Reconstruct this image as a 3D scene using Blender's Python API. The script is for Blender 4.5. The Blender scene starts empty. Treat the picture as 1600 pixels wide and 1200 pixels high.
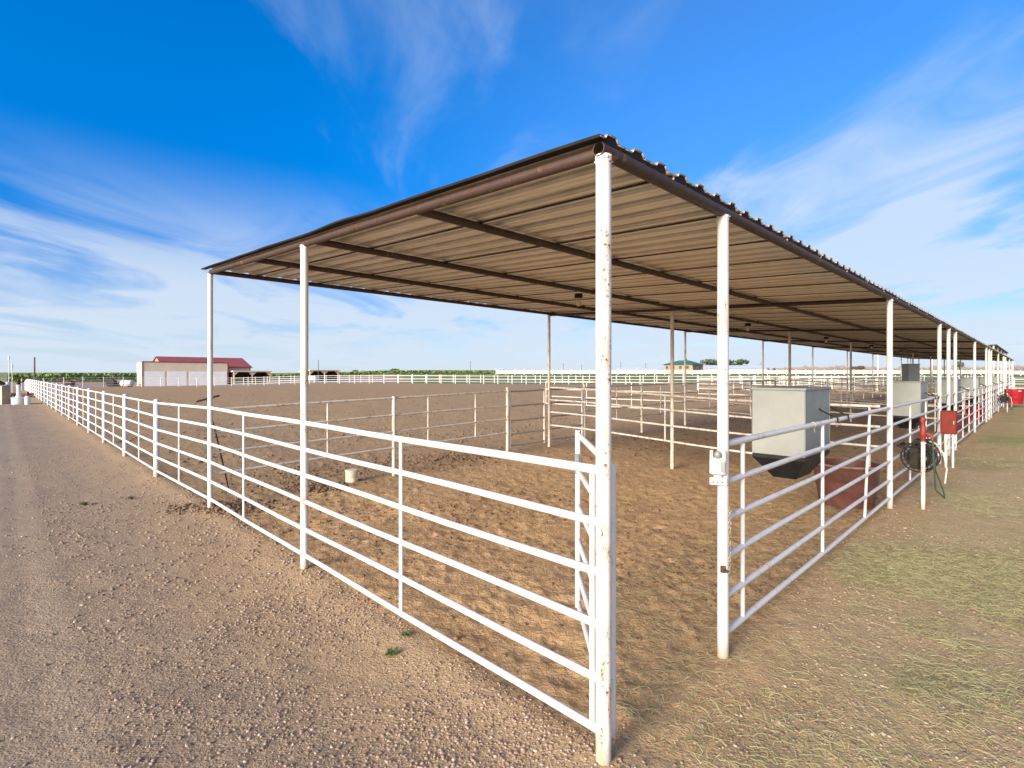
import bpy, math, random
import numpy as np
from mathutils import Vector, Matrix
random.seed(7); rng = np.random.default_rng(11)
SC = bpy.context.scene
COL = SC.collection
R = math.radians
F = 812.0                      # focal length in photo pixels (1600 wide)
HZ = 585.0                     # eye-level row in the photo
EYE = 2.0
C0 = (0.472, 2.68)             # near corner post of the shelter
U = (0.7127, 0.7015)           # along the shelter front
V = (-0.7015, 0.7127)          # along the road fence

def ss(x, a, b):
    t = np.clip((np.asarray(x, float) - a) / (b - a), 0, 1); return t * t * (3 - 2 * t)
def xy(s, t): return (C0[0] + s * U[0] + t * V[0], C0[1] + s * U[1] + t * V[1])
def st(x, y):
    a = x - C0[0]; b = y - C0[1]
    return a * U[0] + b * U[1], a * V[0] + b * V[1]
def pd(px, d): return ((px - 800.0) * d / F, d)
def G(x, y):                   # smooth lie of the land
    x = np.asarray(x, float); y = np.asarray(y, float)
    s, t = st(x, y); az = x / np.maximum(y, 1.0); far = np.hypot(x, y)
    fr = (y > 0)
    z = 0.28 * (1 - np.exp(-np.maximum(s, 0) / 9.0)) * ss(t, 1, 7) * fr
    z = z - 0.07 * ss(t, 7, 10) * (1 - ss(s, 0, 3))
    z = z + 0.2 * np.exp(-(((x + 22) / 22) ** 2 + ((y - 88) / 16) ** 2))
    z = z - 0.42 * ss(-az, .35, .6) * ss(y, 72, 92) * fr
    z = z + 1.75 * ss(y, 95, 165) * ss(az, -.45, -.2) * fr
    z = z + np.maximum(far - 170, 0) * 0.0034
    return z
def g(x, y): return float(G(x, y))
def P(s, t, z=0.0, base=True):
    x, y = xy(s, t); return Vector((x, y, z + (g(x, y) if base else 0.0)))

# ---------------------------------------------------------------- noise
def h2(ix, iy, seed):
    n = (ix.astype(np.int64) * 374761393 + iy.astype(np.int64) * 668265263 + seed * 974711) & 0xFFFFFFFF
    n = ((n ^ (n >> 13)) * 1274126177) & 0xFFFFFFFF
    n = n ^ (n >> 16)
    return (n & 0xFFFFFF) / float(0x1000000)
def vnoise(x, y, seed=0):
    ix = np.floor(x); iy = np.floor(y); fx = x - ix; fy = y - iy
    fx = fx * fx * fx * (fx * (fx * 6 - 15) + 10); fy = fy * fy * fy * (fy * (fy * 6 - 15) + 10)
    a = h2(ix, iy, seed); b = h2(ix + 1, iy, seed); c = h2(ix, iy + 1, seed); d = h2(ix + 1, iy + 1, seed)
    return (a + (b - a) * fx) * (1 - fy) + (c + (d - c) * fx) * fy
def fbm(x, y, seed=0, oct=3):
    v = 0; a = .5
    for i in range(oct):
        v = v + a * (vnoise(x, y, seed + i) - .5); x = x * 2.03 + 7.1; y = y * 2.03 + 3.3; a *= .5
    return v
def pits(x, y, cell, seed):    # scattered hoof-print hollows with a raised rim
    gx = np.floor(x / cell); gy = np.floor(y / cell); out = np.zeros_like(x)
    for dx in (-1, 0, 1):
        for dy in (-1, 0, 1):
            cx = gx + dx; cy = gy + dy
            px = (cx + h2(cx, cy, seed)) * cell; py = (cy + h2(cx, cy, seed + 5)) * cell
            a = h2(cx, cy, seed + 9) * 6.283; ex = np.cos(a); ey = np.sin(a)
            ux = (x - px) * ex + (y - py) * ey; uy = -(x - px) * ey + (y - py) * ex
            r = np.hypot(ux / 1.5, uy) / (cell * (.2 + .22 * h2(cx, cy, seed + 3)))
            st_ = h2(cx, cy, seed + 7)
            out = out - st_ * np.exp(-(r ** 4)) + .55 * st_ * np.exp(-((r - 1.35) / .35) ** 2)
    return out
def disp(x, y):
    s, t = st(x, y); r = np.hypot(x, y)
    pen = ss(s, .0, .35) * ss(t, -.25, .3)
    fade = 1 - ss(r, 45, 90)
    z = pen * (.012 * pits(x, y, .3, 3) + .009 * pits(x, y, .17, 31) + .025 * fbm(x * 2.2, y * 2.2, 40, 4) + .10 * fbm(x * .6, y * .6, 60, 2))
    z = z + (1 - pen) * (.02 * fbm(x * 3.5, y * 3.5, 80, 4) + .05 * fbm(x * .5, y * .5, 90, 2))
    road = (1 - ss(s, -.5, .1))
    wob = .12 * fbm(x * .3, y * .3, 120, 2)
    for c in (-2.05, -3.75):
        z = z - road * .009 * np.exp(-((s - c + wob) / .11) ** 2) * (.6 + .4 * np.sign(np.sin(t * 55))) 
        z = z + road * .003 * np.exp(-((s - c + wob - .24) / .08) ** 2)
    for c in (0.0,):           # a little ridge of spilled earth under the road fence
        z = z + .025 * np.exp(-((s - c) / .22) ** 2) * (t > -.3)
    return z * fade
def gd(x, y):
    return g(x, y) + float(disp(np.array([x]), np.array([y]))[0])

# ---------------------------------------------------------------- materials
def new_mat(name):
    m = bpy.data.materials.new(name); m.use_nodes = True
    nt = m.node_tree; b = nt.nodes['Principled BSDF']
    return m, nt, b
def N(nt, typ, **kw):
    n = nt.nodes.new(typ)
    for k, v in kw.items():
        if k.startswith('i_'): n.inputs[k[2:].replace('_', ' ')].default_value = v
        else: setattr(n, k, v)
    return n
def link(nt, a, b): nt.links.new(a, b)
def mixc(nt, fac, a, b, mode='MIX'):
    n = nt.nodes.new('ShaderNodeMix'); n.data_type = 'RGBA'; n.blend_type = mode; n.clamp_factor = True
    for sock, v in ((n.inputs[0], fac), (n.inputs[6], a), (n.inputs[7], b)):
        if hasattr(v, 'is_linked'): nt.links.new(v, sock)
        elif isinstance(v, (int, float)): sock.default_value = v
        else: sock.default_value = (*v[:3], 1)
    return n.outputs[2]
def mth(nt, op, a, b=None, c=None, clamp=False):
    n = nt.nodes.new('ShaderNodeMath'); n.operation = op; n.use_clamp = clamp
    for i, v in enumerate((a, b, c)):
        if v is None: continue
        if hasattr(v, 'is_linked'): nt.links.new(v, n.inputs[i])
        else: n.inputs[i].default_value = v
    return n.outputs[0]
def sstep(nt, x, a, b):
    n = nt.nodes.new('ShaderNodeMapRange'); n.interpolation_type = 'SMOOTHSTEP'
    nt.links.new(x, n.inputs[0]); n.inputs[1].default_value = a; n.inputs[2].default_value = b
    return n.outputs[0]
def noise(nt, vec, scale, detail=3, rough=.55, dist=0.0):
    n = nt.nodes.new('ShaderNodeTexNoise'); n.inputs['Scale'].default_value = scale; n.inputs['Detail'].default_value = detail
    n.inputs['Roughness'].default_value = rough; n.inputs['Distortion'].default_value = dist
    if vec is not None: nt.links.new(vec, n.inputs['Vector'])
    return n.outputs[0]
def geo(nt): return nt.nodes.new('ShaderNodeNewGeometry')
def mapping(nt, vec, scale=(1, 1, 1), loc=(0, 0, 0), rot=(0, 0, 0)):
    n = nt.nodes.new('ShaderNodeMapping'); n.inputs['Scale'].default_value = scale; n.inputs['Location'].default_value = loc; n.inputs['Rotation'].default_value = rot
    nt.links.new(vec, n.inputs['Vector']); return n.outputs[0]
def bump(nt, b, height, strength=.3, dist=.01):
    n = nt.nodes.new('ShaderNodeBump'); n.inputs['Strength'].default_value = strength; n.inputs['Distance'].default_value = dist
    nt.links.new(height, n.inputs['Height']); nt.links.new(n.outputs[0], b.inputs['Normal'])

def paint_mat(name, col, rust=.66, dirt=.25, rough=.42, rustcol=(.16, .06, .025), specks=True):
    """painted steel pipe: chipped, rust-stained, dust on it"""
    m, nt, b = new_mat(name); p = geo(nt).outputs['Position']
    n1 = noise(nt, mapping(nt, p, (1, 1, .35)), 9, 5, .65)
    n2 = noise(nt, p, 55, 3, .6)
    n3 = noise(nt, mapping(nt, p, (1, 1, .12)), 30, 3, .6)
    base = mixc(nt, mth(nt, 'MULTIPLY', sstep(nt, n1, .42, .75), dirt), col, (col[0] * .72, col[1] * .62, col[2] * .48))
    streak = mth(nt, 'MULTIPLY', sstep(nt, n1, rust - .12, rust + .04), sstep(nt, n3, .45, .62))
    c = mixc(nt, mth(nt, 'MULTIPLY', streak, .55), base, (.45, .25, .1))
    chip = mth(nt, 'MULTIPLY', sstep(nt, n1, rust - .05, rust + .02), sstep(nt, n2, .56, .62))
    c = mixc(nt, chip, c, rustcol)
    if specks:
        n4 = noise(nt, p, 24, 4, .75)
        c = mixc(nt, mth(nt, 'MULTIPLY', sstep(nt, n4, .70, .73), .85), c, (.07, .05, .045))
    zz = nt.nodes.new('ShaderNodeSeparateXYZ'); link(nt, p, zz.inputs[0])      # mud splashed on the foot of the posts
    mud = mth(nt, 'MULTIPLY', sstep(nt, mth(nt, 'ADD', zz.outputs[2], mth(nt, 'MULTIPLY', n2, .14)), .24, .06), .7)
    c = mixc(nt, mud, c, (.33, .23, .15))
    link(nt, c, b.inputs['Base Color'])
    link(nt, mth(nt, 'ADD', mth(nt, 'MULTIPLY', chip, .4), rough), b.inputs['Roughness'])
    bump(nt, b, mth(nt, 'ADD', n2, mth(nt, 'MULTIPLY', chip, -2)), .12, .004)
    return m
def plain_mat(name, col, rough=.6, metal=0.0, var=.25, scale=14, bmp=.1, spec=.5):
    m, nt, b = new_mat(name); p = geo(nt).outputs['Position']
    n1 = noise(nt, p, scale, 5, .6); n2 = noise(nt, p, scale * 7, 2, .6)
    c = mixc(nt, sstep(nt, n1, .3, .72), tuple(min(1, k * (1 + var)) for k in col), tuple(k * (1 - var) for k in col))
    link(nt, c, b.inputs['Base Color']); b.inputs['Metallic'].default_value = metal
    b.inputs['Specular IOR Level'].default_value = spec
    link(nt, mth(nt, 'ADD', mth(nt, 'MULTIPLY', n1, .2), rough - .1), b.inputs['Roughness'])
    bump(nt, b, n2, bmp, .004)
    return m
M = {}
M['white'] = paint_mat('white_pipe_paint', (.64, .64, .63), .655, .18)
M['white_worn'] = paint_mat('worn_white_pipe_paint', (.64, .63, .60), .555, .35)
M['white_rusty'] = paint_mat('rust_stained_pipe_paint', (.65, .64, .61), .555, .35)
M['cream'] = paint_mat('dusty_pipe_paint', (.70, .64, .55), .60, .6)
M['grey_rail'] = paint_mat('bare_grey_pipe', (.36, .33, .29), .6, .5)
M['far_white'] = plain_mat('white_vinyl', (.58, .58, .565), .5, 0, .06, 2, 0)
M['brown_pipe'] = paint_mat('brown_rusted_pipe', (.056, .032, .026), .655, 1.6, .6, (.10, .04, .024), False)
M['galv'] = plain_mat('galvanised_sheet', (.235, .258, .25), .5, .15, .05, 5, .02)
M['galv_trough'] = plain_mat('black_trough_plastic', (.016, .016, .018), .5, 0, .3, 12, .06, .15)
M['tub_brown'] = plain_mat('faded_red_tub_plastic', (.115, .044, .034), .55, 0, .25, 7, .1)
M['tub_rim'] = plain_mat('tub_rim_highlight', (.30, .17, .145), .7, 0, .3, 9, .1)  # rim highlight painted in as a lighter colour
M['tub_red'] = plain_mat('bright_red_plastic', (.27, .010, .02), .5, 0, .12, 6, .04, .25)
M['red_paint'] = paint_mat('red_enamel', (.19, .02, .013), .62, .4, .55, (.6, .58, .55))
M['box_red'] = plain_mat('red_box_paint', (.15, .018, .012), .55, 0, .15, 10, .05, .2)
M['black'] = plain_mat('black_rubber', (.014, .014, .014), .6, 0, .4, 20, .1, .2)
M['dark_metal'] = plain_mat('dark_weathered_plastic', (.02, .017, .015), .6, 0, .35, 20, .1, .15)
M['hose_green'] = plain_mat('green_hose', (.03, .06, .04), .45, 0, .3, 20, .05)
M['hose_pale'] = plain_mat('pale_hose', (.5, .48, .42), .5, 0, .15, 20, .05)
M['white_plastic'] = plain_mat('white_plastic', (.60, .60, .575), .45, 0, .1, 12, .05)
M['salt'] = plain_mat('off_white_bucket', (.68, .60, .47), .6, 0, .14, 14, .1)
M['glass_bulb'] = plain_mat('amber_jar_glass', (.62, .5, .3), .2, 0, .1, 20, 0)
M['wood'] = plain_mat('weathered_wood', (.33, .23, .15), .85, 0, .3, 12, .3)
M['pole_wood'] = plain_mat('dark_pole_wood', (.11, .08, .06), .85, 0, .3, 12, .3)
M['tan_wall'] = plain_mat('tan_steel_siding', (.72, .59, .43), .6, 0, .05, .8, 0)
M['door_white'] = plain_mat('white_overhead_door', (.88, .87, .84), .5, 0, .05, 1.2, 0)
M['maroon'] = plain_mat('maroon_trim', (.24, .045, .05), .5, 0, .1, 1, 0)
M['red_roof'] = plain_mat('red_steel_roof', (.29, .068, .054), .6, 0, .1, .6, 0)
M['green_roof'] = plain_mat('green_roof', (.035, .13, .10), .6, 0, .15, .5, 0)
M['stucco'] = plain_mat('tan_brick_wall', (.27, .215, .155), .8, 0, .1, 1, 0)
M['window'] = plain_mat('window_glass', (.05, .05, .055), .15, 0, .1, 1, 0)
M['steel_far'] = plain_mat('pale_steel_roof', (.48, .54, .60), .5, .1, .06, .3, 0)
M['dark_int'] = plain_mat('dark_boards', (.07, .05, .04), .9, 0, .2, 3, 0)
M['tractor'] = plain_mat('dark_machine_paint', (.05, .05, .045), .5, 0, .3, 3, 0)
M['chain'] = plain_mat('old_chain_steel', (.33, .30, .27), .5, .4, .5, 60, .1)
M['bark'] = plain_mat('bark', (.11, .085, .065), .9, 0, .3, 4, .2)

def leaf_mat(name, c1, c2):
    m, nt, b = new_mat(name); ge = geo(nt)
    n = noise(nt, ge.outputs['Position'], .5, 3)
    f = mth(nt, 'ADD', mth(nt, 'MULTIPLY', ge.outputs['Random Per Island'], .6), mth(nt, 'MULTIPLY', n, .5))
    link(nt, mixc(nt, f, c1, c2), b.inputs['Base Color']); b.inputs['Roughness'].default_value = .7
    return m
M['leaf'] = leaf_mat('leaves', (.035, .06, .022), (.10, .12, .045))
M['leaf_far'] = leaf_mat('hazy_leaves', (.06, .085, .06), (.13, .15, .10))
M['leaf_bare'] = leaf_mat('bare_twigs', (.22, .18, .16), (.33, .28, .25))
M['leaf_blue'] = leaf_mat('blue_conifer', (.09, .12, .13), (.15, .18, .18))
M['corn'] = leaf_mat('corn_leaves', (.05, .12, .02), (.20, .26, .07))
M['hay'] = leaf_mat('hay_stems', (.17, .205, .085), (.52, .46, .25))
M['weed'] = leaf_mat('weed_leaves', (.05, .10, .03), (.16, .20, .06))
M['clod'] = leaf_mat('dry_dung', (.09, .056, .03), (.24, .155, .085))
def pebble_mat():
    m, nt, b = new_mat('pebbles'); ge = geo(nt)
    r = nt.nodes.new('ShaderNodeValToRGB'); r.color_ramp.interpolation = 'LINEAR'
    els = r.color_ramp.elements
    els[0].position = 0; els[0].color = (.17, .125, .095, 1); els[1].position = 1; els[1].color = (.56, .48, .40, 1)
    for p, c in ((.3, (.27, .195, .15)), (.6, (.345, .25, .19)), (.9, (.40, .32, .26))):
        e = els.new(p); e.color = (*c, 1)
    link(nt, ge.outputs['Random Per Island'], r.inputs[0])
    n = noise(nt, ge.outputs['Position'], 160, 3)
    link(nt, mixc(nt, mth(nt, 'MULTIPLY', n, .6), r.outputs[0], (.2, .14, .1)), b.inputs['Base Color'])
    b.inputs['Roughness'].default_value = .85
    return m
M['pebble'] = pebble_mat()

def ground_mat():
    m, nt, b = new_mat('earth'); ge = geo(nt); p = ge.outputs['Position']
    flat = mapping(nt, p, (1, 1, 0))
    def dot(vec, off):
        n = nt.nodes.new('ShaderNodeVectorMath'); n.operation = 'DOT_PRODUCT'; link(nt, flat, n.inputs[0]); n.inputs[1].default_value = (vec[0], vec[1], 0)
        return mth(nt, 'SUBTRACT', n.outputs['Value'], off)
    s = dot(U, C0[0] * U[0] + C0[1] * U[1]); t = dot(V, C0[0] * V[0] + C0[1] * V[1]); d = dot((0, 1), 0); X = dot((1, 0), 0)
    nA = noise(nt, flat, .35, 5, .6); nB = noise(nt, flat, 1.7, 5, .65); nC = noise(nt, flat, 9, 4, .7); nD = noise(nt, flat, 45, 4, .7)
    wob = mth(nt, 'MULTIPLY', mth(nt, 'SUBTRACT', nB, .5), .8)
    sw = mth(nt, 'ADD', s, wob); tw = mth(nt, 'ADD', t, wob)
    # gravel with single stones
    vo = nt.nodes.new('ShaderNodeTexVoronoi'); vo.inputs['Scale'].default_value = 62; link(nt, flat, vo.inputs['Vector'])
    sep = nt.nodes.new('ShaderNodeSeparateColor'); link(nt, vo.outputs['Color'], sep.inputs[0])
    gr = nt.nodes.new('ShaderNodeValToRGB'); e = gr.color_ramp.elements
    e[0].color = (0.199, 0.145, 0.097, 1); e[1].color = (0.496, 0.391, 0.265, 1)
    for q, c in ((.35, (0.275, 0.201, 0.135)), (.75, (0.351, 0.257, 0.173))):
        k = e.new(q); k.color = (*c, 1)
    link(nt, sep.outputs[0], gr.inputs[0])
    gravel = mixc(nt, sstep(nt, nC, .35, .75), gr.outputs[0], (0.286, 0.212, 0.144))
    gravel = mixc(nt, mth(nt, 'MULTIPLY', sstep(nt, nA, .42, .62), .65), gravel, (0.254, 0.199, 0.144))
    dust = mixc(nt, nD, (0.280, 0.220, 0.155), (0.362, 0.287, 0.205))
    gravel = mixc(nt, mth(nt, 'MULTIPLY', sstep(nt, nB, .5, .68), .5), gravel, dust)
    trk = None
    for c in (-2.05, -3.75):
        q = mth(nt, 'ABSOLUTE', mth(nt, 'SUBTRACT', mth(nt, 'ADD', s, mth(nt, 'MULTIPLY', mth(nt, 'SUBTRACT', nA, .5), .3)), c))
        q = mth(nt, 'SUBTRACT', 1.0, sstep(nt, q, .1, .38)); trk = q if trk is None else mth(nt, 'MAXIMUM', trk, q)
    gravel = mixc(nt, mth(nt, 'MULTIPLY', trk, .5), gravel, dust)
    warm = mixc(nt, nC, (0.389, 0.263, 0.139), (0.507, 0.365, 0.203))
    q = mth(nt, 'SUBTRACT', 1.0, sstep(nt, mth(nt, 'ABSOLUTE', mth(nt, 'ADD', sw, .35)), .1, 1.1))
    gravel = mixc(nt, mth(nt, 'MULTIPLY', q, .45), gravel, warm)
    # pen soil
    soil = mixc(nt, sstep(nt, nC, .3, .7), (0.367, 0.235, 0.119), (0.588, 0.398, 0.213))
    soil = mixc(nt, mth(nt, 'MULTIPLY', sstep(nt, nB, .52, .7), .55), soil, (0.257, 0.163, 0.084))
    soil = mixc(nt, mth(nt, 'MULTIPLY', sstep(nt, nD, .6, .72), .5), soil, (0.760, 0.545, 0.303))
    arena = mixc(nt, sstep(nt, nC, .3, .7), (0.275, 0.181, 0.093), (0.412, 0.279, 0.148))
    arena = mixc(nt, mth(nt, 'MULTIPLY', sstep(nt, nB, .5, .72), .5), arena, (0.213, 0.140, 0.072))
    soil = mixc(nt, sstep(nt, tw, 5.2, 8.0), soil, arena)
    # right-hand apron: dry gravel with bits of hay
    apron = mixc(nt, nC, gr.outputs[0], (0.497, 0.374, 0.185))
    apron = mixc(nt, mth(nt, 'MULTIPLY', sstep(nt, nB, .45, .62), .5), apron, mixc(nt, nD, (0.254, 0.221, 0.100), (0.497, 0.416, 0.210)))
    apron = mixc(nt, mth(nt, 'MULTIPLY', sstep(nt, nA, .5, .62), .45), apron, (0.228, 0.151, 0.070))
    far_ap = mixc(nt, sstep(nt, nA, .4, .6), (0.346, 0.230, 0.106), (0.220, 0.237, 0.063))
    apron = mixc(nt, mth(nt, 'MULTIPLY', sstep(nt, s, 9, 20), .6), apron, far_ap)
    out = mixc(nt, sstep(nt, tw, .9, -.5), gravel, apron)
    inside = mth(nt, 'MULTIPLY', sstep(nt, sw, -.15, .25), sstep(nt, tw, -.6, .25))
    c = mixc(nt, inside, out, soil)
    # beyond the arena
    past = mixc(nt, nB, (.10, .16, .055), (.19, .22, .095))
    beyond = mth(nt, 'MULTIPLY', sstep(nt, d, 86, 92), sstep(nt, mth(nt, 'SUBTRACT', X, mth(nt, 'MULTIPLY', d, -.25)), 0, 8))
    c = mixc(nt, beyond, c, past)
    yard = mth(nt, 'MULTIPLY', sstep(nt, d, 84, 90), mth(nt, 'SUBTRACT', 1.0, beyond))
    c = mixc(nt, yard, c, (.33, .255, .20))
    fld = nt.nodes.new('ShaderNodeTexNoise'); fld.inputs['Scale'].default_value = 1; fld.inputs['Detail'].default_value = 2
    link(nt, mapping(nt, p, (.0015, .012, 0)), fld.inputs['Vector'])
    fields = mixc(nt, sstep(nt, fld.outputs[0], .4, .55), (.32, .30, .15), (.16, .21, .07))
    fields = mixc(nt, sstep(nt, mth(nt, 'SUBTRACT', X, mth(nt, 'MULTIPLY', d, .45)), 0, 30), fields, (.42, .30, .19))
    c = mixc(nt, sstep(nt, d, 168, 190), c, fields)
    link(nt, c, b.inputs['Base Color']); b.inputs['Roughness'].default_value = .95; b.inputs['Specular IOR Level'].default_value = .2
    stone = mth(nt, 'MULTIPLY', mth(nt, 'SUBTRACT', .6, vo.outputs['Distance']), mth(nt, 'MULTIPLY', mth(nt, 'SUBTRACT', 1.0, mth(nt, 'MULTIPLY', inside, .8)), sstep(nt, sep.outputs[1], .3, .9)))
    nE = noise(nt, flat, 24, 3, .6)
    hgt = mth(nt, 'ADD', mth(nt, 'ADD', mth(nt, 'MULTIPLY', nD, 1.3), mth(nt, 'MULTIPLY', mth(nt, 'MULTIPLY', nE, inside), 2.2)), mth(nt, 'ADD', mth(nt, 'MULTIPLY', nC, 2.2), stone))
    bump(nt, b, hgt, .7, .014)
    return m
M['ground'] = ground_mat()

def roof_mat():
    m, nt, b = new_mat('roof_sheet'); p = geo(nt).outputs['Position']
    n1 = noise(nt, mapping(nt, p, (1, 1, 1)), 1.2, 5, .6); n2 = noise(nt, p, 18, 4, .7)
    c = mixc(nt, sstep(nt, n1, .35, .7), (.90, .83, .68), (.82, .735, .59))
    c = mixc(nt, mth(nt, 'MULTIPLY', sstep(nt, n2, .6, .8), .4), c, (.45, .36, .26))
    link(nt, c, b.inputs['Base Color']); b.inputs['Roughness'].default_value = .38; b.inputs['Metallic'].default_value = .45
    return m
M['roof'] = roof_mat()
M['roof_rib'] = plain_mat('darker_grey_rib', (.60, .55, .465), .45, .3, .12, 3, .03)  # ribs coloured a darker grey than the flat sheet
M['dark_trim'] = plain_mat('dark_weathered_trim', (.016, .013, .012), .75, 0, .3, 4, .05, .2)
M['lap_shadow'] = plain_mat('lap_shadow_line', (.06, .035, .022), .8, 0, .3, 8, .1)  # shadow line of the laps, painted as a dark colour

# ---------------------------------------------------------------- mesh builder
class MB:
    def __init__(self): self.v = []; self.f = []; self.m = []
    def add(self, vs, fs, mi=0):
        o = len(self.v); self.v += [tuple(v) for v in vs]; self.f += [tuple(i + o for i in f) for f in fs]; self.m += [mi] * len(fs); return self
    def tube(self, a, b, r, n=12, r2=None, caps=True, mi=0):
        a = Vector(a); b = Vector(b); d = (b - a)
        if d.length < 1e-6: return self
        d.normalize(); q = d.orthogonal().normalized(); w = d.cross(q); r2 = r if r2 is None else r2
        vs = []
        for c, rr in ((a, r), (b, r2)):
            for i in range(n):
                an = 2 * math.pi * i / n; vs.append(c + (q * math.cos(an) + w * math.sin(an)) * rr)
        fs = [(i, (i + 1) % n, n + (i + 1) % n, n + i) for i in range(n)]
        if caps: fs += [tuple(reversed(range(n))), tuple(range(n, 2 * n))]
        return self.add(vs, fs, mi)
    def path(self, pts, r, n=8, mi=0, caps=True):
        pts = [Vector(p) for p in pts]; vs = []; prev = None
        for k, p in enumerate(pts):
            d = (pts[min(k + 1, len(pts) - 1)] - pts[max(k - 1, 0)]).normalized()
            if prev is None: q = d.orthogonal().normalized()
            else:
                q = prev - d * prev.dot(d); q.normalize()
            prev = q; w = d.cross(q); rr = r[k] if isinstance(r, (list, tuple)) else r
            vs += [p + (q * math.cos(2 * math.pi * i / n) + w * math.sin(2 * math.pi * i / n)) * rr for i in range(n)]
        fs = []
        for k in range(len(pts) - 1):
            fs += [(k * n + i, k * n + (i + 1) % n, (k + 1) * n + (i + 1) % n, (k + 1) * n + i) for i in range(n)]
        if caps: fs += [tuple(reversed(range(n))), tuple(range((len(pts) - 1) * n, len(pts) * n))]
        return self.add(vs, fs, mi)
    def box(self, c, ex, ey, ez, X=(1, 0, 0), Y=(0, 1, 0), Z=(0, 0, 1), mi=0, taper=1.0, bev=0.0):
        c = Vector(c); X = Vector(X); Y = Vector(Y); Z = Vector(Z)
        if bev > 0:
            # chamfered vertical edges, and chamfered top/bottom rims
            prof = []
            def ring(z, k):
                x = ex / 2 - k; y = ey / 2 - k; b = bev
                return [c + X * px + Y * py + Z * z for px, py in ((x - b, -y), (x, -y + b), (x, y - b), (x - b, y), (-x + b, y), (-x, y - b), (-x, -y + b), (-x + b, -y))]
            vs = ring(-ez / 2, bev) + ring(-ez / 2 + bev, 0) + ring(ez / 2 - bev, 0) + ring(ez / 2, bev)
            fs = [tuple(reversed(range(8)))]
            for k in range(3): fs += [(k * 8 + i, k * 8 + (i + 1) % 8, k * 8 + 8 + (i + 1) % 8, k * 8 + 8 + i) for i in range(8)]
            fs.append(tuple(range(24, 32))); return self.add(vs, fs, mi)
        vs = []
        for z, k in ((-.5, taper), (.5, 1)):
            for x, y in ((-.5, -.5), (.5, -.5), (.5, .5), (-.5, .5)): vs.append(c + X * ex * x * k + Y * ey * y * k + Z * ez * z)
        return self.add(vs, [(3, 2, 1, 0), (4, 5, 6, 7), (0, 1, 5, 4), (1, 2, 6, 5), (2, 3, 7, 6), (3, 0, 4, 7)], mi)
    def lathe(self, c, prof, n=24, mi=0, sx=1.0, sy=1.0, wob=0.0):
        c = Vector(c); vs = []
        for r, z in prof:
            for i in range(n):
                a = 2 * math.pi * i / n; k = 1 + wob * math.sin(3 * a + 1) ; vs.append(c + Vector((r * k * sx * math.cos(a), r * k * sy * math.sin(a), z)))
        fs = []
        for k in range(len(prof) - 1): fs += [(k * n + i, k * n + (i + 1) % n, (k + 1) * n + (i + 1) % n, (k + 1) * n + i) for i in range(n)]
        fs.append(tuple(reversed(range(n)))); fs.append(tuple(range((len(prof) - 1) * n, len(prof) * n)))
        return self.add(vs, fs, mi)
    def build(self, name, mat, parent=None, smooth=True, sharp=40):
        me = bpy.data.meshes.new(name)
        off = Vector(parent_world(parent)) if parent else Vector((0, 0, 0))
        me.from_pydata([(v[0] - off[0], v[1] - off[1], v[2] - off[2]) for v in self.v], [], self.f)
        mats = mat if isinstance(mat, (list, tuple)) else [mat]
        for k in mats: me.materials.append(M[k] if isinstance(k, str) else k)
        if len(mats) > 1: me.polygons.foreach_set('material_index', self.m)
        me.update()
        if smooth:
            me.polygons.foreach_set('use_smooth', [True] * len(me.polygons)); me.set_sharp_from_angle(angle=R(sharp))
        o = bpy.data.objects.new(name, me); COL.objects.link(o)
        if parent: o.parent = parent
        return o
def parent_world(o):
    v = Vector((0, 0, 0))
    while o: v += o.location; o = o.parent
    return v
def tag(o, label=None, cat=None, group=None, kind=None):
    if label: o['label'] = label
    if cat: o['category'] = cat
    if group: o['group'] = group
    if kind: o['kind'] = kind
    return o
def thing(name, label, cat, loc, group=None):
    o = bpy.data.objects.new(name, None); COL.objects.link(o); o.location = loc; o.empty_display_size = .2
    return tag(o, label, cat, group)
def rel(name, mesh, parent, loc):          # a part sharing mesh data
    o = bpy.data.objects.new(name, mesh); COL.objects.link(o); o.parent = parent; o.location = Vector(loc) - parent_world(parent); return o
def copy_tree(o, parent=None):
    c = o.copy(); COL.objects.link(c); c.parent = parent
    for ch in o.children: copy_tree(ch, c)
    return c
ORD = ['first', 'second', 'third', 'fourth', 'fifth', 'sixth', 'seventh', 'eighth', 'ninth', 'tenth', 'eleventh', 'twelfth', 'thirteenth', 'fourteenth', 'fifteenth', 'sixteenth']

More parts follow.
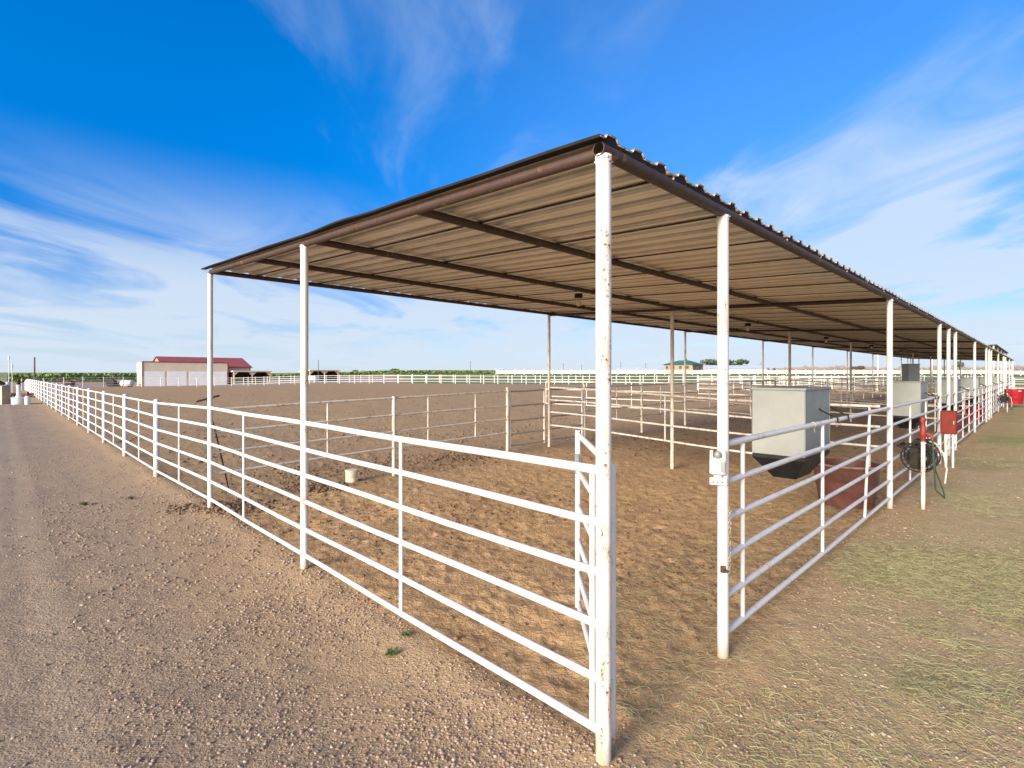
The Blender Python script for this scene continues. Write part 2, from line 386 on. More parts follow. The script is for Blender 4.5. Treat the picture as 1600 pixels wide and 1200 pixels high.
# ---------------------------------------------------------------- ground
def make_ground():
    r = [0.0, .5]
    while r[-1] < 70: r.append(r[-1] * 1.0085)
    while r[-1] < 3500: r.append(r[-1] * 1.05)
    r = np.array(r[1:])
    az = np.concatenate([np.linspace(-62, 62, 760), np.linspace(66, 294, 40)])   # degrees from +Y towards +X, finest ahead
    az = np.radians(az); nr, na = len(r), len(az)
    RR, AA = np.meshgrid(r, az, indexing='ij')
    x = (RR * np.sin(AA)).ravel(); y = (RR * np.cos(AA)).ravel()
    z = G(x, y) + disp(x, y)
    co = np.stack([x, y, z], 1)
    i = np.arange(nr - 1)[:, None] * na; j = np.arange(na)[None, :]; jn = (j + 1) % na
    quads = np.stack([i + j, i + na + j, i + na + jn, i + jn], -1).reshape(-1, 4)[:, ::-1]
    cx = x[quads].mean(1); cy = y[quads].mean(1); s, t = st(cx, cy)
    pen = (s > 0) & (t > 0) & (cy < 89) & (cy > 0)
    past = (cy > 89) & (cx > -.25 * cy)
    road = (s <= 0) & (t > -3) & (cy < 89) & ~pen
    rest = ~(pen | past | road)
    for nm, mask in (('gravel_road', road), ('pen_soil', pen), ('pasture', past), ('ground', rest)):
        q = quads[mask]; used, inv = np.unique(q, return_inverse=True)
        me = bpy.data.meshes.new(nm); me.vertices.add(len(used)); me.vertices.foreach_set('co', co[used].ravel())
        me.loops.add(q.size); me.loops.foreach_set('vertex_index', inv.ravel().astype(np.int32))
        me.polygons.add(len(q)); me.polygons.foreach_set('loop_start', np.arange(0, q.size, 4)); 
        me.polygons.foreach_set('use_smooth', np.ones(len(q), bool))
        me.update(calc_edges=True); me.validate()
        if nm == 'ground':      # close the hole under the tripod
            pass
        me.materials.append(M['ground']); o = bpy.data.objects.new(nm, me); COL.objects.link(o); tag(o, kind='structure')
make_ground()

def mesh_np(name, v, f, mat):
    me = bpy.data.meshes.new(name); k = f.shape[1]
    me.vertices.add(len(v)); me.vertices.foreach_set('co', v.astype(np.float32).ravel())
    me.loops.add(f.size); me.loops.foreach_set('vertex_index', f.astype(np.int32).ravel())
    me.polygons.add(len(f)); me.polygons.foreach_set('loop_start', np.arange(0, f.size, k)); me.update(calc_edges=True)
    me.materials.append(M[mat]); o = bpy.data.objects.new(name, me); COL.objects.link(o); return o
PHI = (1 + 5 ** .5) / 2
ICO = np.array([(-1, PHI, 0), (1, PHI, 0), (-1, -PHI, 0), (1, -PHI, 0), (0, -1, PHI), (0, 1, PHI), (0, -1, -PHI), (0, 1, -PHI), (PHI, 0, -1), (PHI, 0, 1), (-PHI, 0, -1), (-PHI, 0, 1)]) / math.hypot(1, PHI)
ICF = np.array([(0, 11, 5), (0, 5, 1), (0, 1, 7), (0, 7, 10), (0, 10, 11), (1, 5, 9), (5, 11, 4), (11, 10, 2), (10, 7, 6), (7, 1, 8), (3, 9, 4), (3, 4, 2), (3, 2, 6), (3, 6, 8), (3, 8, 9), (4, 9, 5), (2, 4, 11), (6, 2, 10), (8, 6, 7), (9, 8, 1)])
def lumps(name, x, y, size, mat, flat=.6, sink=.2):
    n = len(x); z = G(x, y) + disp(x, y)
    base = ICO[None] * (1 + .35 * (rng.random((n, 12, 1)) - .5))
    sc = size[:, None] * np.stack([1 + .5 * rng.random(n), .7 + .4 * rng.random(n), flat * (.7 + .5 * rng.random(n))], 1)
    v = base * sc[:, None, :]
    a = rng.random(n) * 6.283; ca, sa = np.cos(a), np.sin(a)
    vx = v[..., 0] * ca[:, None] - v[..., 1] * sa[:, None]; vy = v[..., 0] * sa[:, None] + v[..., 1] * ca[:, None]
    v = np.stack([vx + x[:, None], vy + y[:, None], v[..., 2] + (z + size * flat * (1 - sink) * .6)[:, None]], -1).reshape(-1, 3)
    f = (ICF[None] + (np.arange(n) * 12)[:, None, None]).reshape(-1, 3)
    return mesh_np(name, v, f, mat)
def polar_pts(n, rmin, rmax, amin, amax, power=.5):
    r = rmin * (rmax / rmin) ** rng.random(n); a = np.radians(amin + (amax - amin) * rng.random(n))
    return r * np.sin(a), r * np.cos(a)
# loose stones on the road and the apron
x, y = polar_pts(170000, 1.8, 22, -54, 54); s, t = st(x, y)
keep = (((s < .1) | (t < .25)) & (rng.random(len(x)) < np.where((np.abs(s + 2.05) < .25), .25, 1))) 
keep &= (fbm(x * 1.1, y * 1.1, 200, 4) * 1.5 + .6 * (rng.random(len(x)) - .5) > -.03)
keep &= (s < .3) | (rng.random(len(x)) < .35)
x, y = x[keep], y[keep]; rr = np.hypot(x, y)
tag(lumps('gravel_stones', x, y, (.0034 + .0115 * rng.random(len(x)) ** 2.8) * np.clip(rr / 5, .8, 1.25), 'pebble'), 'small mixed tan and grey stones scattered over the road and apron', 'gravel', kind='stuff')
# dung and soil crumbs in the pens
x, y = polar_pts(60000, 3, 60, -46, 46); s, t = st(x, y)
dens = fbm(x * .55, y * .55, 230, 3)
keep = (s > .15) & (t > .15) & (dens + .35 * (rng.random(len(x)) - .5) > .15)
keep |= (s > .1) & (t > .2) & (rng.random(len(x)) < .05)
x, y = x[keep], y[keep]; rr = np.hypot(x, y)
tag(lumps('dung_crumbs', x, y, (.006 + .026 * rng.random(len(x)) ** 4) * np.clip(rr / 9, .7, 1.5), 'clod', .7), 'dark dry dung crumbs and soil clods lying over the pen floor', 'dung', kind='stuff')
x = np.concatenate([rng.normal(a, w, n) for a, w, n in ((-4.25, .3, 700), (-4.75, .2, 160), (-3.35, .25, 500), (-2.7, .5, 350), (-1.1, .5, 600), (-4.0, .5, 350))])
y = np.concatenate([rng.normal(a, w, n) for a, w, n in ((7.75, .2, 700), (7.75, .15, 160), (9.0, .2, 500), (11.3, .5, 350), (11.8, .4, 600), (10, .6, 350))])
tag(lumps('manure_pile', x, y, .007 + .03 * rng.random(len(x)) ** 2.5, 'clod', .7), 'dark manure clumps heaped at the fence foot and along the back rails', 'manure', kind='stuff')
# hay
def strands(name, x, y, mat, L0, L1, w, lift, up=0.0):
    n = len(x); a = rng.random(n) * 6.283; L = L0 + (L1 - L0) * rng.random(n); k = (rng.random(n) - .5) * .7
    rows = []
    zl = rng.random(n) * lift
    for q in (0, .33, .67, 1.0):
        u = (q - .5) * L; b = a + k * (q - .5)
        px = x + u * np.cos(b); py = y + u * np.sin(b)
        rows.append((px, py, zl + up * L * q + .012 * np.sin(q * 3.14) * rng.random(n), b))
    vs = []
    for px, py, pz, b in rows:
        z = G(px, py) + disp(px, py) + .004 + pz
        ww = w * (.6 + .8 * rng.random(n)) / 2
        vs += [np.stack([px - ww * np.sin(b), py + ww * np.cos(b), z], 1), np.stack([px + ww * np.sin(b), py - ww * np.cos(b), z + w * .5], 1)]
    v = np.stack(vs, 1).reshape(-1, 3)
    f = np.array([(0, 1, 3, 2), (2, 3, 5, 4), (4, 5, 7, 6)])
    f = (f[None] + (np.arange(n) * 8)[:, None, None]).reshape(-1, 4)
    return mesh_np(name, v, f, mat)
x, y = polar_pts(420000, 2.2, 34, 8, 54); s, t = st(x, y)
dn = fbm(x * .55, y * .55, 300, 4) + .10 * np.exp(-((t + 1.0) / 1.1) ** 2) + .06 * np.exp(-((t + 3.2) / 1.2) ** 2) - .06 + .12 * np.exp(-((s - 3.4) / 2.3) ** 2 - ((t + 1.7) / 1.3) ** 2)
keep = (t < .0) & (t > -9) & (s > .3) & (rng.random(len(x)) < np.clip(dn * 4.5 + .08 + .5 * fbm(x * 2.4, y * 2.4, 340, 3), 0.03, .8))
keep |= (t < 1.3) & (t > 0) & (s > .4) & (rng.random(len(x)) < .045)
x, y = x[keep], y[keep]
tag(strands('loose_hay', x, y, 'hay', .03, .13, .0028, .014), 'wisps of pale green and straw coloured hay strewn along the pens', 'hay', kind='stuff')

def weed(px, d, h, label, n=40):
    X, Y = pd(px, d); v = []; f = []
    for i in range(n):
        a = random.uniform(0, 6.28); l = h * random.uniform(.6, 1.5); o = random.uniform(0, h * .5); w = .006 + .006 * random.random()
        bx, by = X + o * math.cos(a * 2.3), Y + o * math.sin(a * 2.3); z = gd(bx, by)
        for q, (k, hh) in enumerate(((0, 0), (.5, .7), (1.0, random.uniform(.4, .9)))):
            cx, cy = bx + l * k * math.cos(a), by + l * k * math.sin(a)
            ww = w * (1 - .7 * k); v += [(cx - ww * math.sin(a), cy + ww * math.cos(a), z + h * hh - .005), (cx + ww * math.sin(a), cy - ww * math.cos(a), z + h * hh - .005)]
        b = i * 6; f += [(b, b + 1, b + 3, b + 2), (b + 2, b + 3, b + 5, b + 4)]
    tag(mesh_np('weed', np.array(v), np.array(f), 'weed'), label, 'weed', 'weeds growing in the gravel road')
weed(131, 8.1, .07, 'blue-green weed growing alone in the gravel road, farthest left', 60)
weed(204, 8.5, .06, 'yellowish weed in the gravel road, between the blue-green weed and the fence', 45)
weed(612, 3.72, .045, 'small green weed in the gravel below the road fence stay', 40)
weed(633, 3.95, .035, 'tiny yellow weed right under the bottom rail of the near panel', 25)

# ---------------------------------------------------------------- shade shelter
PW = 7.2; NP = 8; SL = PW * NP
def zroof(t): return 3.15 + .052 * t
def s_at(k, t): return PW * k + .3 * min(t / 3.7, 1) * (k > 0) + (.08 if k == 1 else 0)
front_posts = []
for k in range(0, NP, 2):
    b = k * PW
    front_posts += [b + 0.0 if k == 0 else b + .0, b + 1.44, b + 7.28, b + 12.75]
front_posts.append(SL)
shed = thing('shade_shelter', 'long open shade shelter with brown pipe frame, corrugated roof and white posts', 'shelter', P(0, 0))
def sheet():
    CL = MB(); b = MB(); NT = 15; s0 = -.085
    prof = []; first = .65 - 1.0
    s = first
    # one sheet is 1 m: four ribs; its right lip hangs under the next sheet
    verts = []; 
    edge = [s0]
    k = 0
    ts = [-.04 + (7.07 + .13) * i / (NT - 1) for i in range(NT)]
    while s < SL + .2:
        pr = []
        for q in range(4):
            c = s + .125 + q * .25
            for ds, dz in ((-.125, 0), (-.058, 0), (-.036, .027), (.036, .027), (.058, 0)):
                pr.append((c + ds, dz))
        pr.append((s + 1.012, -.006)); pr.append((s + 1.014, -.03))
        pr = [p for p in pr if p[0] > s0]
        if s < s0: pr = [(s0, 0)] + pr
        dzs = random.uniform(0, .004) + (.006 if k % 2 else 0)
        vs = []
        for (a, dz) in pr:
            for t in ts:
                w = .002 * math.sin(a * 1.9 + t * 1.3)
                lift = 0.0
                if a < .45:
                    e = 1 - max(0, (a - s0) / .58)
                    lift = e * (.013 * math.exp(-((t - 2.75) / .4) ** 2) + .009 * math.exp(-((t - 4.6) / .3) ** 2) + .002 * math.sin(t * 5))
                x, y = xy(a, t); vs.append((x, y, zroof(t) + .044 + dz + dzs + w + lift))
        n = len(pr)
        for i in range(n - 1):
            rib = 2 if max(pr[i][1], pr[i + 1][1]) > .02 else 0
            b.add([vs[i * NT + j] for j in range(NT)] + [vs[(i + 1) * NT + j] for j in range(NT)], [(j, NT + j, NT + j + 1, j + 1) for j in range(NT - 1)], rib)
        # dark closure strip that fills the ribs above the eave pipe
        cz = []
        for a, dz in pr[:-2]:
            x, y = xy(a, -.03); cz.append(((x, y, zroof(-.03) + .030), (x, y, zroof(-.03) + .043 + dz + dzs + .002 * math.sin(a * 1.9 - .04))))
        CL.add([p for q in cz for p in q], [(2 * i, 2 * i + 2, 2 * i + 3, 2 * i + 1) for i in range(len(cz) - 1)])
        vs = []                                    # dark strip painted in for the shadow line where two sheets lap
        for a in (s + 1.002, s + 1.016):
            for dz in (.033, .040):
                for t in ts[::2]:
                    x, y = xy(a, t); vs.append((x, y, zroof(t) + dz + .002 * math.sin(a * 1.9 + t * 1.3)))
        m = len(ts[::2]); f2 = []
        for j in range(m - 1): f2 += [(j, 2 * m + j, 2 * m + j + 1, j + 1), (j, j + 1, m + j + 1, m + j), (2 * m + j, 3 * m + j, 3 * m + j + 1, 2 * m + j + 1)]
        b.add(vs, f2, 1)
        s += 1.0; k += 1
    o = b.build('roof', ['roof', 'lap_shadow', 'roof_rib'], shed, True, 20)
    CL.build('eave_closure', 'dark_trim', shed, True, 20)
    md = o.modifiers.new('thickness', 'SOLIDIFY'); md.thickness = .0022; md.offset = 1; md.use_rim = True
    o.data.materials.append(M['dark_trim']); md.material_offset_rim = 3
    return o
sheet()
# eave pipe with an open end at the near corner
def pipe_open(b, a, c, r, n=16):
    a = Vector(a); c = Vector(c); d = (c - a).normalized()
    b.tube(a, c, r, n, caps=False)
    q = d.orthogonal().normalized(); w = d.cross(q); ri = r * .84
    vs = []
    for cc, rr in ((a, r), (a, ri), (a + d * .5, ri)):
        vs += [cc + (q * math.cos(2 * math.pi * i / n) + w * math.sin(2 * math.pi * i / n)) * rr for i in range(n)]
    fs = []
    for k in (0, 1): fs += [(k * n + (i + 1) % n, k * n + i, (k + 1) * n + i, (k + 1) * n + (i + 1) % n) for i in range(n)]
    fs.append(tuple(range(2 * n, 3 * n)))
    b.add(vs, fs)
for i, t in enumerate((0, 1.72, 3.5, 5.25, 7.0)):
    b = MB(); r = .038 if i == 0 else .034
    a = P(-.045 if i == 0 else .02, t, zroof(t) + (0.0), False); e = P(SL + .08, t, zroof(t), False)
    if i == 0: pipe_open(b, a, e, r)
    else: b.tube(a, e, r, 12)
    b.build('eave_pipe' if i in (0, 4) else 'purlin', 'brown_pipe', shed)
for k in range(NP + 1):
    b = MB(); z = -.004 if k == 0 else -.03
    sa = s_at(k, 0); sb = s_at(k, 7)
    b.tube(P(sa, .04, zroof(0) + z, False), P(sb, 7.0, zroof(7) + z, False), .035 if k == 0 else .03, 14); b.build('rafter', 'brown_pipe', shed)
def post(s, t, r=.0385, mat='white'):
    b = MB(); x, y = xy(s, t); zt = zroof(t) - .03
    z0 = g(x, y) - .15
    b.tube((x, y, z0), (x, y, zt), r, 20)
    b.tube((x, y, zt - .035), (x, y, zt + .006), r + .002, 14, r + .004)
    for q in range(7):          # weld beads round the cap
        a = q * .9 + s; b.lathe((x + (r + .006) * math.cos(a), y + (r + .006) * math.sin(a), zt + random.uniform(-.03, .0)), [(.0, -.006), (.006, 0), (.0, .006)], 6)
    b.build('post', mat, shed)
for i, s in enumerate(front_posts): post(s, 0, .0400 if i == 0 else .0385, 'white_rusty' if i == 0 else 'white')
post(0, 3.7, .0385, 'white'); post(0, 7.05, .036, 'white')
for k in range(1, NP + 1):
    post(s_at(k, 3.7), 3.7, .037, 'cream'); post(s_at(k, 7.05), 7.05, .036, 'cream')

# dark flashing along the near edge of the roof, following the buckled sheet
b = MB(); vs = []; n = 40
for i in range(n + 1):
    t = -.04 + 7.2 * i / n
    lift = .013 * math.exp(-((t - 2.75) / .4) ** 2) + .009 * math.exp(-((t - 4.6) / .3) ** 2) + .002 * math.sin(t * 5)
    z = zroof(t) + .044 + .002 * math.sin(-.16 + t * 1.3)
    for a, dz in ((-.030, -.004), (-.088, lift - .008), (-.092, lift - .008), (-.094, lift + .007), (-.04, .012)):
        x, y = xy(a, t); vs.append((x, y, z + dz))
fs = [(i * 5 + j, (i + 1) * 5 + j, (i + 1) * 5 + j + 1, i * 5 + j + 1) for i in range(n) for j in range(4)]
b.add(vs, fs).build('edge_flashing', 'dark_trim', shed, True, 50)

# jar lights hanging under the roof
for k in range(5):
    s = 4.4 + 6.9 * k; t = 3.62; z = zroof(t) - .04
    c = P(s, t, z, False)
    o = thing('jar_light', 'amber jar light hanging under the shelter roof, %s from the near end' % ORD[k], 'lamp', c, 'lights under the shelter roof')
    MB().box(c + Vector((0, 0, -.035)), .12, .10, .07, bev=.008).build('junction_box', 'dark_metal', o)
    MB().lathe(c + Vector((0, 0, -.2)), [(.018, 0), (.034, .012), (.038, .07), (.034, .10), (.026, .125), (.026, .135)], 14).build('glass_jar', 'glass_bulb', o)

# ---------------------------------------------------------------- pipe fences
Z6 = (.15, .42, .70, .97, 1.235, 1.50)
Z4 = (.56, .88, 1.19, 1.50)
def rail_path(pa, pb, z, sag=0.0, n=6):
    pts = []
    for i in range(n + 1):
        q = i / n; s = pa[0] + (pb[0] - pa[0]) * q; t = pa[1] + (pb[1] - pa[1]) * q
        p = P(s, t, z); p.z += -sag * math.sin(math.pi * q) + .004 * math.sin(7 * q + z * 9); pts.append(p)
    return pts
def panel(name, label, cat, pa, pb, zs, stays, mat, group=None, r=.022, rtop=.0245, rstay=.0165, ends=True, sag=.0, short=None, matstay=None):
    """a run of level rails with upright stays"""
    root = thing(name, label, cat, P((pa[0] + pb[0]) / 2, (pa[1] + pb[1]) / 2), group)
    L = math.hypot(pb[0] - pa[0], pb[1] - pa[1])
    at = lambda q: (pa[0] + (pb[0] - pa[0]) * q / L, pa[1] + (pb[1] - pa[1]) * q / L)
    for i, z in enumerate(zs):
        a, e = pa, pb
        if short and i in short: e = at(L - short[i])
        MB().path(rail_path(a, e, z, sag), rtop if z == zs[-1] else r, 10).build('rail', mat, root)
    for q in stays:
        lean = 0
        if isinstance(q, tuple): q, lean = q
        s, t = at(q); s2, t2 = at(q + lean)
        a = P(s, t, zs[0]); c = P(s2, t2, zs[-1])
        MB().tube(a, c, rstay, 10).build('stay', matstay or mat, root)
    return root
# near panels of the road side, between the shelter's own posts
NEAR = [panel('fence_panel', 'white six-rail pipe panel nearest the camera, left of the rusty corner post', 'fence', (0, .03), (0, 3.66), Z6, [.04, 1.87], 'white', 'white pipe panels under the shelter edge'),
        panel('fence_panel', 'white six-rail pipe panel between the two slimmer shelter posts on the road side', 'fence', (0, 3.74), (0, 7.01), Z6, [1.82], 'white', 'white pipe panels under the shelter edge')]
# long road fence
def run_fence(name, label, cat, pts, zs, mat, r, rpost, hpost, spacing, stay=True, group=None, n=8, vinyl=False, zt=0.0, firstpost=True, capball=True):
    """fence along a world polyline; posts share one mesh"""
    W = [Vector((*p, g(*p))) for p in pts]
    root = thing(name, label, cat, W[0], group)
    seg = []; tot = 0
    for a, e in zip(W, W[1:]):
        l = (e.xy - a.xy).length; seg.append((tot, l, a, e)); tot += l
    def at(q):
        for t0, l, a, e in seg:
            if q <= t0 + l + 1e-6:
                k = (q - t0) / l; x = a.x + (e.x - a.x) * k; y = a.y + (e.y - a.y) * k
                return Vector((x, y, g(x, y)))
        return seg[-1][3].copy()
    cnt = int(round(tot / spacing)); sp = tot / cnt
    for z in zs:
        pp = [at(sp * i) + Vector((0, 0, z)) for i in range(cnt + 1)]
        b = MB()
        if vinyl:
            for a, e in zip(pp, pp[1:]):
                d = (e - a).normalized(); side = d.cross(Vector((0, 0, 1))).normalized()
                b.box((a + e) / 2, (e - a).length, .04, r * 2, d, side, side.cross(d))
        else: b.path(pp, r, n)
        b.build('rail', mat, root)
    b = MB()
    if vinyl: b.box((0, 0, hpost / 2 - .1), rpost * 2, rpost * 2, hpost + .2); b.add([(-rpost * 1.2, -rpost * 1.2, hpost), (rpost * 1.2, -rpost * 1.2, hpost), (rpost * 1.2, rpost * 1.2, hpost), (-rpost * 1.2, rpost * 1.2, hpost), (0, 0, hpost + rpost)], [(3, 2, 1, 0), (0, 1, 4), (1, 2, 4), (2, 3, 4), (3, 0, 4)])
    else: b.lathe((0, 0, 0), [(rpost, -.15), (rpost, hpost - .02), (rpost * 1.04, hpost - .02), (rpost * .95, hpost), (rpost * .5, hpost + .018)], max(8, n + 4))
    me = None; cols = 0
    for i in range(0 if firstpost else 1, cnt + 1):
        p = at(sp * i)
        if me is None:
            o = b_at(b, p, 'post', mat, root); me = o.data
        else: rel('post', me, root, p)
    if stay:
        me = None
        for i in range(cnt):
            p = at(sp * (i + .5))
            if me is None:
                q = MB().tube((0, 0, zs[0]), (0, 0, zs[-1]), .0165, 8); o = b_at(q, p, 'stay', mat, root); me = o.data
            else: rel('stay', me, root, p)
    return root
def b_at(b, p, name, mat, root):
    me_o = b.build(name, mat, None); me_o.parent = root; me_o.location = Vector(p) - parent_world(root); return me_o
run_fence('pipe_fence', 'long white six-rail pipe fence running away beside the gravel road', 'fence',
          [xy(0, 7.09), xy(0, 10.98), xy(0, 88.0)], Z6, 'white', .0225, .052, 1.56, 3.655, True, None, 10, firstpost=False)

# front of the pens
fr = 'white pipe panels along the shelter front'
gt = 'pipe gates along the shelter front'
def gate(label, s0, s1, group, zs=Z6, t0=0, t1=None, mat='white', leaf=None, hinge='white'):
    """rails between two stiles, hung on two hinge straps"""
    pa, pb = (s0, t0), (s1, t0 if t1 is None else t1)
    root = thing('pipe_gate', label, 'gate', P((pa[0] + pb[0]) / 2, (pa[1] + pb[1]) / 2), group)
    for z in zs: MB().path(rail_path(pa, pb, z, 0, 2), .021, 10).build('rail', mat, root)
    for p in (pa, pb): MB().tube(P(p[0], p[1], zs[0] - .05), P(p[0], p[1], zs[-1] + .03), .024, 12).build('stile', hinge, root)
    return root
for k in range(0, NP, 2):
    b = k * PW; w = k // 2
    where = ('near the grey feeder and faded red tub', 'just past the second set of front gates', 'well down the shelter front', 'at the far end of the shelter front')[w]
    if k == 0:
        p1 = panel('fence_panel', 'white front pipe panel with leaning stays, before the nearest grey feeder', 'fence', (b + 1.49, 0), (b + 7.24, 0), Z6, [.30, 2.36, (4.2, .28)], 'white', fr)
        p2 = panel('fence_panel', 'white front pipe panel behind the hose reel and red hydrant', 'fence', (b + 7.32, 0), (b + 12.70, 0), Z6, [1.7, 3.45], 'white', fr)
    else:
        panel('fence_panel', 'white front pipe panel %s, first of its pair' % where, 'fence', (b + 1.49, 0), (b + 7.24, 0), Z6, [1.9, 3.8], 'white', fr)
        panel('fence_panel', 'white front pipe panel %s, second of its pair' % where, 'fence', (b + 7.32, 0), (b + 12.70, 0), Z6, [1.7, 3.5], 'white', fr)
    gate('closed white pipe gate %s' % ('behind the red metal box', 'second along the shelter front from the red metal box', 'third along the shelter front from the red metal box', 'last along the shelter front')[w], b + 12.81, b + 14.34, gt)
    if k: gate('closed white pipe gate %s' % ('', 'right after the red metal box', 'far beyond the red metal box, before the second hydrant', 'beyond the second hydrant')[w], b + .07, b + 1.38, gt)
# near gate swung open into the pen
og = thing('pipe_gate', 'open white pipe gate swung inward behind the rusty corner post', 'gate', (.54, 2.83, 0), gt)
zz = (.12, .36, .63, .91, 1.20, 1.50)
ga = Vector((.537, 2.80, 0)); gb = Vector((.542, 4.27, 0))
for z in zz: MB().tube(ga + Vector((0, 0, z)), gb + Vector((0, 0, z + .01)), .0215, 12).build('rail', 'white', og)
MB().tube(gb + Vector((0, 0, .09)), gb + Vector((0, 0, 1.54)), .0235, 12).build('stile', 'white', og)
MB().tube(ga + Vector((0, 0, .06)), ga + Vector((0, 0, 1.52)), .0235, 12).build('stile', 'white', og)
lt = MB(); lt.box(gb + Vector((-.012, -.03, 1.27)), .035, .05, .16, bev=.006).build('latch_plate', 'galv', og)
for z in (.35, 1.18):
    MB().box((.512, 2.742, z), .075, .012, .05, (.55, .83, 0), (-.83, .55, 0)).build('hinge', 'white_worn', og)

# back line of the pens
bk = 'pipe panels along the back of the pens'; bg = 'grey pipe gates along the back of the pens'
Z5 = (.2, .47, .78, 1.12, 1.46)
for k in range(0, NP, 2):
    b = k * PW; w = k // 2
    wh = ('nearest pen', 'third pen from the camera', 'fifth pen from the camera', 'seventh pen from the camera')[w]
    wh2 = ('second pen from the camera', 'fourth pen from the camera', 'sixth pen from the camera', 'last pen under the roof')[w]
    a0 = b + (.06 if k == 0 else .45)
    o = panel('back_panel', 'dusty four-rail back panel of the %s' % wh, 'fence', (a0, 7.05), (b + 6.08, 7.05), (.52, .83, 1.14, 1.47), [1.75, 3.85, 5.1][:3], 'white_worn' if k == 0 else 'cream', bk, .019, .021)
    MB().tube(P(b + 3.12, 7.05, -.15), P(b + 3.12, 7.05, 1.5), .036, 14).build('post', 'white_worn', o)
    MB().tube(P(b + 6.13, 7.05, -.15), P(b + 6.13, 7.05, 1.56), .036, 14).build('post', 'cream', o)
    o = panel('back_panel', 'dusty four-rail back panel of the %s' % wh2, 'fence', (b + 9.05, 7.05), (b + 14.6, 7.05), (.52, .83, 1.14, 1.47), [1.5, 4.0], 'cream', bk, .019, .021)
    MB().tube(P(b + 9.02, 7.05, -.15), P(b + 9.02, 7.05, 1.56), .036, 14).build('post', 'cream', o)
    MB().tube(P(b + 11.9, 7.05, -.15), P(b + 11.9, 7.05, 1.5), .036, 14).build('post', 'cream', o)
    gate('grey railed back gate left of the back post, in the %s' % wh, b + 6.22, b + 7.40, bg, Z5, 7.05, None, 'grey_rail', 'cream')
    gate('grey railed back gate right of the back post, in the %s' % wh2, b + 7.64, b + 8.92, bg, Z5, 7.05, None, 'grey_rail', 'cream')
# dividers between the pens
for k in range(1, NP):
    o = panel('pen_divider', 'dusty four-rail divider between the %s and %s pens' % (ORD[k - 1], ORD[k]), 'fence', (s_at(k, 7), 7.0), (s_at(k, 0), .12), (.58, .90, 1.21, 1.51), [3.22, 6.75], 'cream' if k > 1 else 'white_worn', 'pipe dividers between the pens', .020, .023, .0165, short={0: 1.25})
# outer runs behind every second pen
for k in (2, 4, 6):
    panel('run_divider', 'dusty pipe divider running out into the arena from the %s back post' % ORD[k], 'fence', (s_at(k, 7), 7.1), (s_at(k, 7), 13.5), (.52, .83, 1.14, 1.47), [2.1, 4.2, 6.4], 'cream', 'pipe dividers of the outside runs', .019, .021)

# ---------------------------------------------------------------- feeders
def feeder(s0, label, src=None, w=.54, l=.92, z0=1.12, z1=1.835):
    b0 = P(s0 + l / 2, .15 + w / 2); base = Vector((b0.x, b0.y, b0.z))
    if src:
        c = copy_tree(src); c.location = base; c['label'] = label; return c
    o = thing('hopper_feeder', label, 'feeder', base, 'grey hopper feeders hung inside the front panels')
    UU = Vector((*U, 0)); VV = Vector((*V, 0)); c = Vector((b0.x, b0.y, 0))
    b = MB(); b.box(c + Vector((0, 0, (z0 + z1) / 2)), l, w, z1 - z0, UU, VV, bev=.006)
    for sx in (-1, 1):
        for sy in (-1, 1):  # folded corner seams
            b.box(c + UU * sx * (l / 2 - .012) + VV * sy * (w / 2 + .0015) + Vector((0, 0, (z0 + z1) / 2)), .018, .003, z1 - z0 - .03, UU, VV)
    b.build('body', 'galv', o, True, 20)
    b = MB(); b.box(c + Vector((0, 0, z1 + .006)), l + .03, w + .03, .028, UU, VV, bev=.006).build('lid', 'galv', o, True, 20)
    # trough: straight lip, then sides drawn in to a flat bottom, open on the pen side
    zt, zb = z0 - .0, z0 - .275
    rings = []
    for z, kx, ky, oy in ((zt, 1.0, .99, 0), (zt - .04, 1.0, .99, 0), (zb + .03, .60, .50, 0.0), (zb, .55, .44, 0.0)):
        rings.append([c + UU * sx * l / 2 * kx + VV * (sy * w / 2 * ky + oy) + Vector((0, 0, z)) for sx, sy in ((-1, -1), (1, -1), (1, 1), (-1, 1))])
    vs = sum(rings, []); fs = [(0, 1, 2, 3)]
    for k in range(3): fs += [(k * 4 + (i + 1) % 4, k * 4 + i, k * 4 + 4 + i, k * 4 + 4 + (i + 1) % 4) for i in range(4)]
    fs.append((15, 14, 13, 12))
    MB().add(vs, fs).build('trough', 'galv_trough', o, True, 20)
    b = MB()
    for q in (-.02, .43):
        p = c + UU * (q - .2 + .25) + VV * (-w / 2 - .15)
        b.path([p + VV * .15 + Vector((0, 0, 1.62)), p + VV * .13 + Vector((0, 0, 1.60)), p + VV * .02 + Vector((0, 0, 1.545)), p + VV * -.03 + Vector((0, 0, 1.53)), p + VV * -.033 + Vector((0, 0, 1.47))], .009, 8)
    b.build('hook', 'dark_metal', o)
    return o
f0 = feeder(3.8, 'grey galvanised hopper feeder nearest the camera, above the faded red tub')
for i, (s, lb) in enumerate(((11.35, 'grey hopper feeder behind the hose reel, second from the camera'), (18.2, 'grey hopper feeder behind the red metal box, third from the camera'),
                             (25.75, 'grey hopper feeder fourth from the camera along the front'), (32.6, 'grey hopper feeder fifth from the camera along the front'), (40.15, 'grey hopper feeder farthest down the shelter front'))):
    feeder(s, lb, f0)
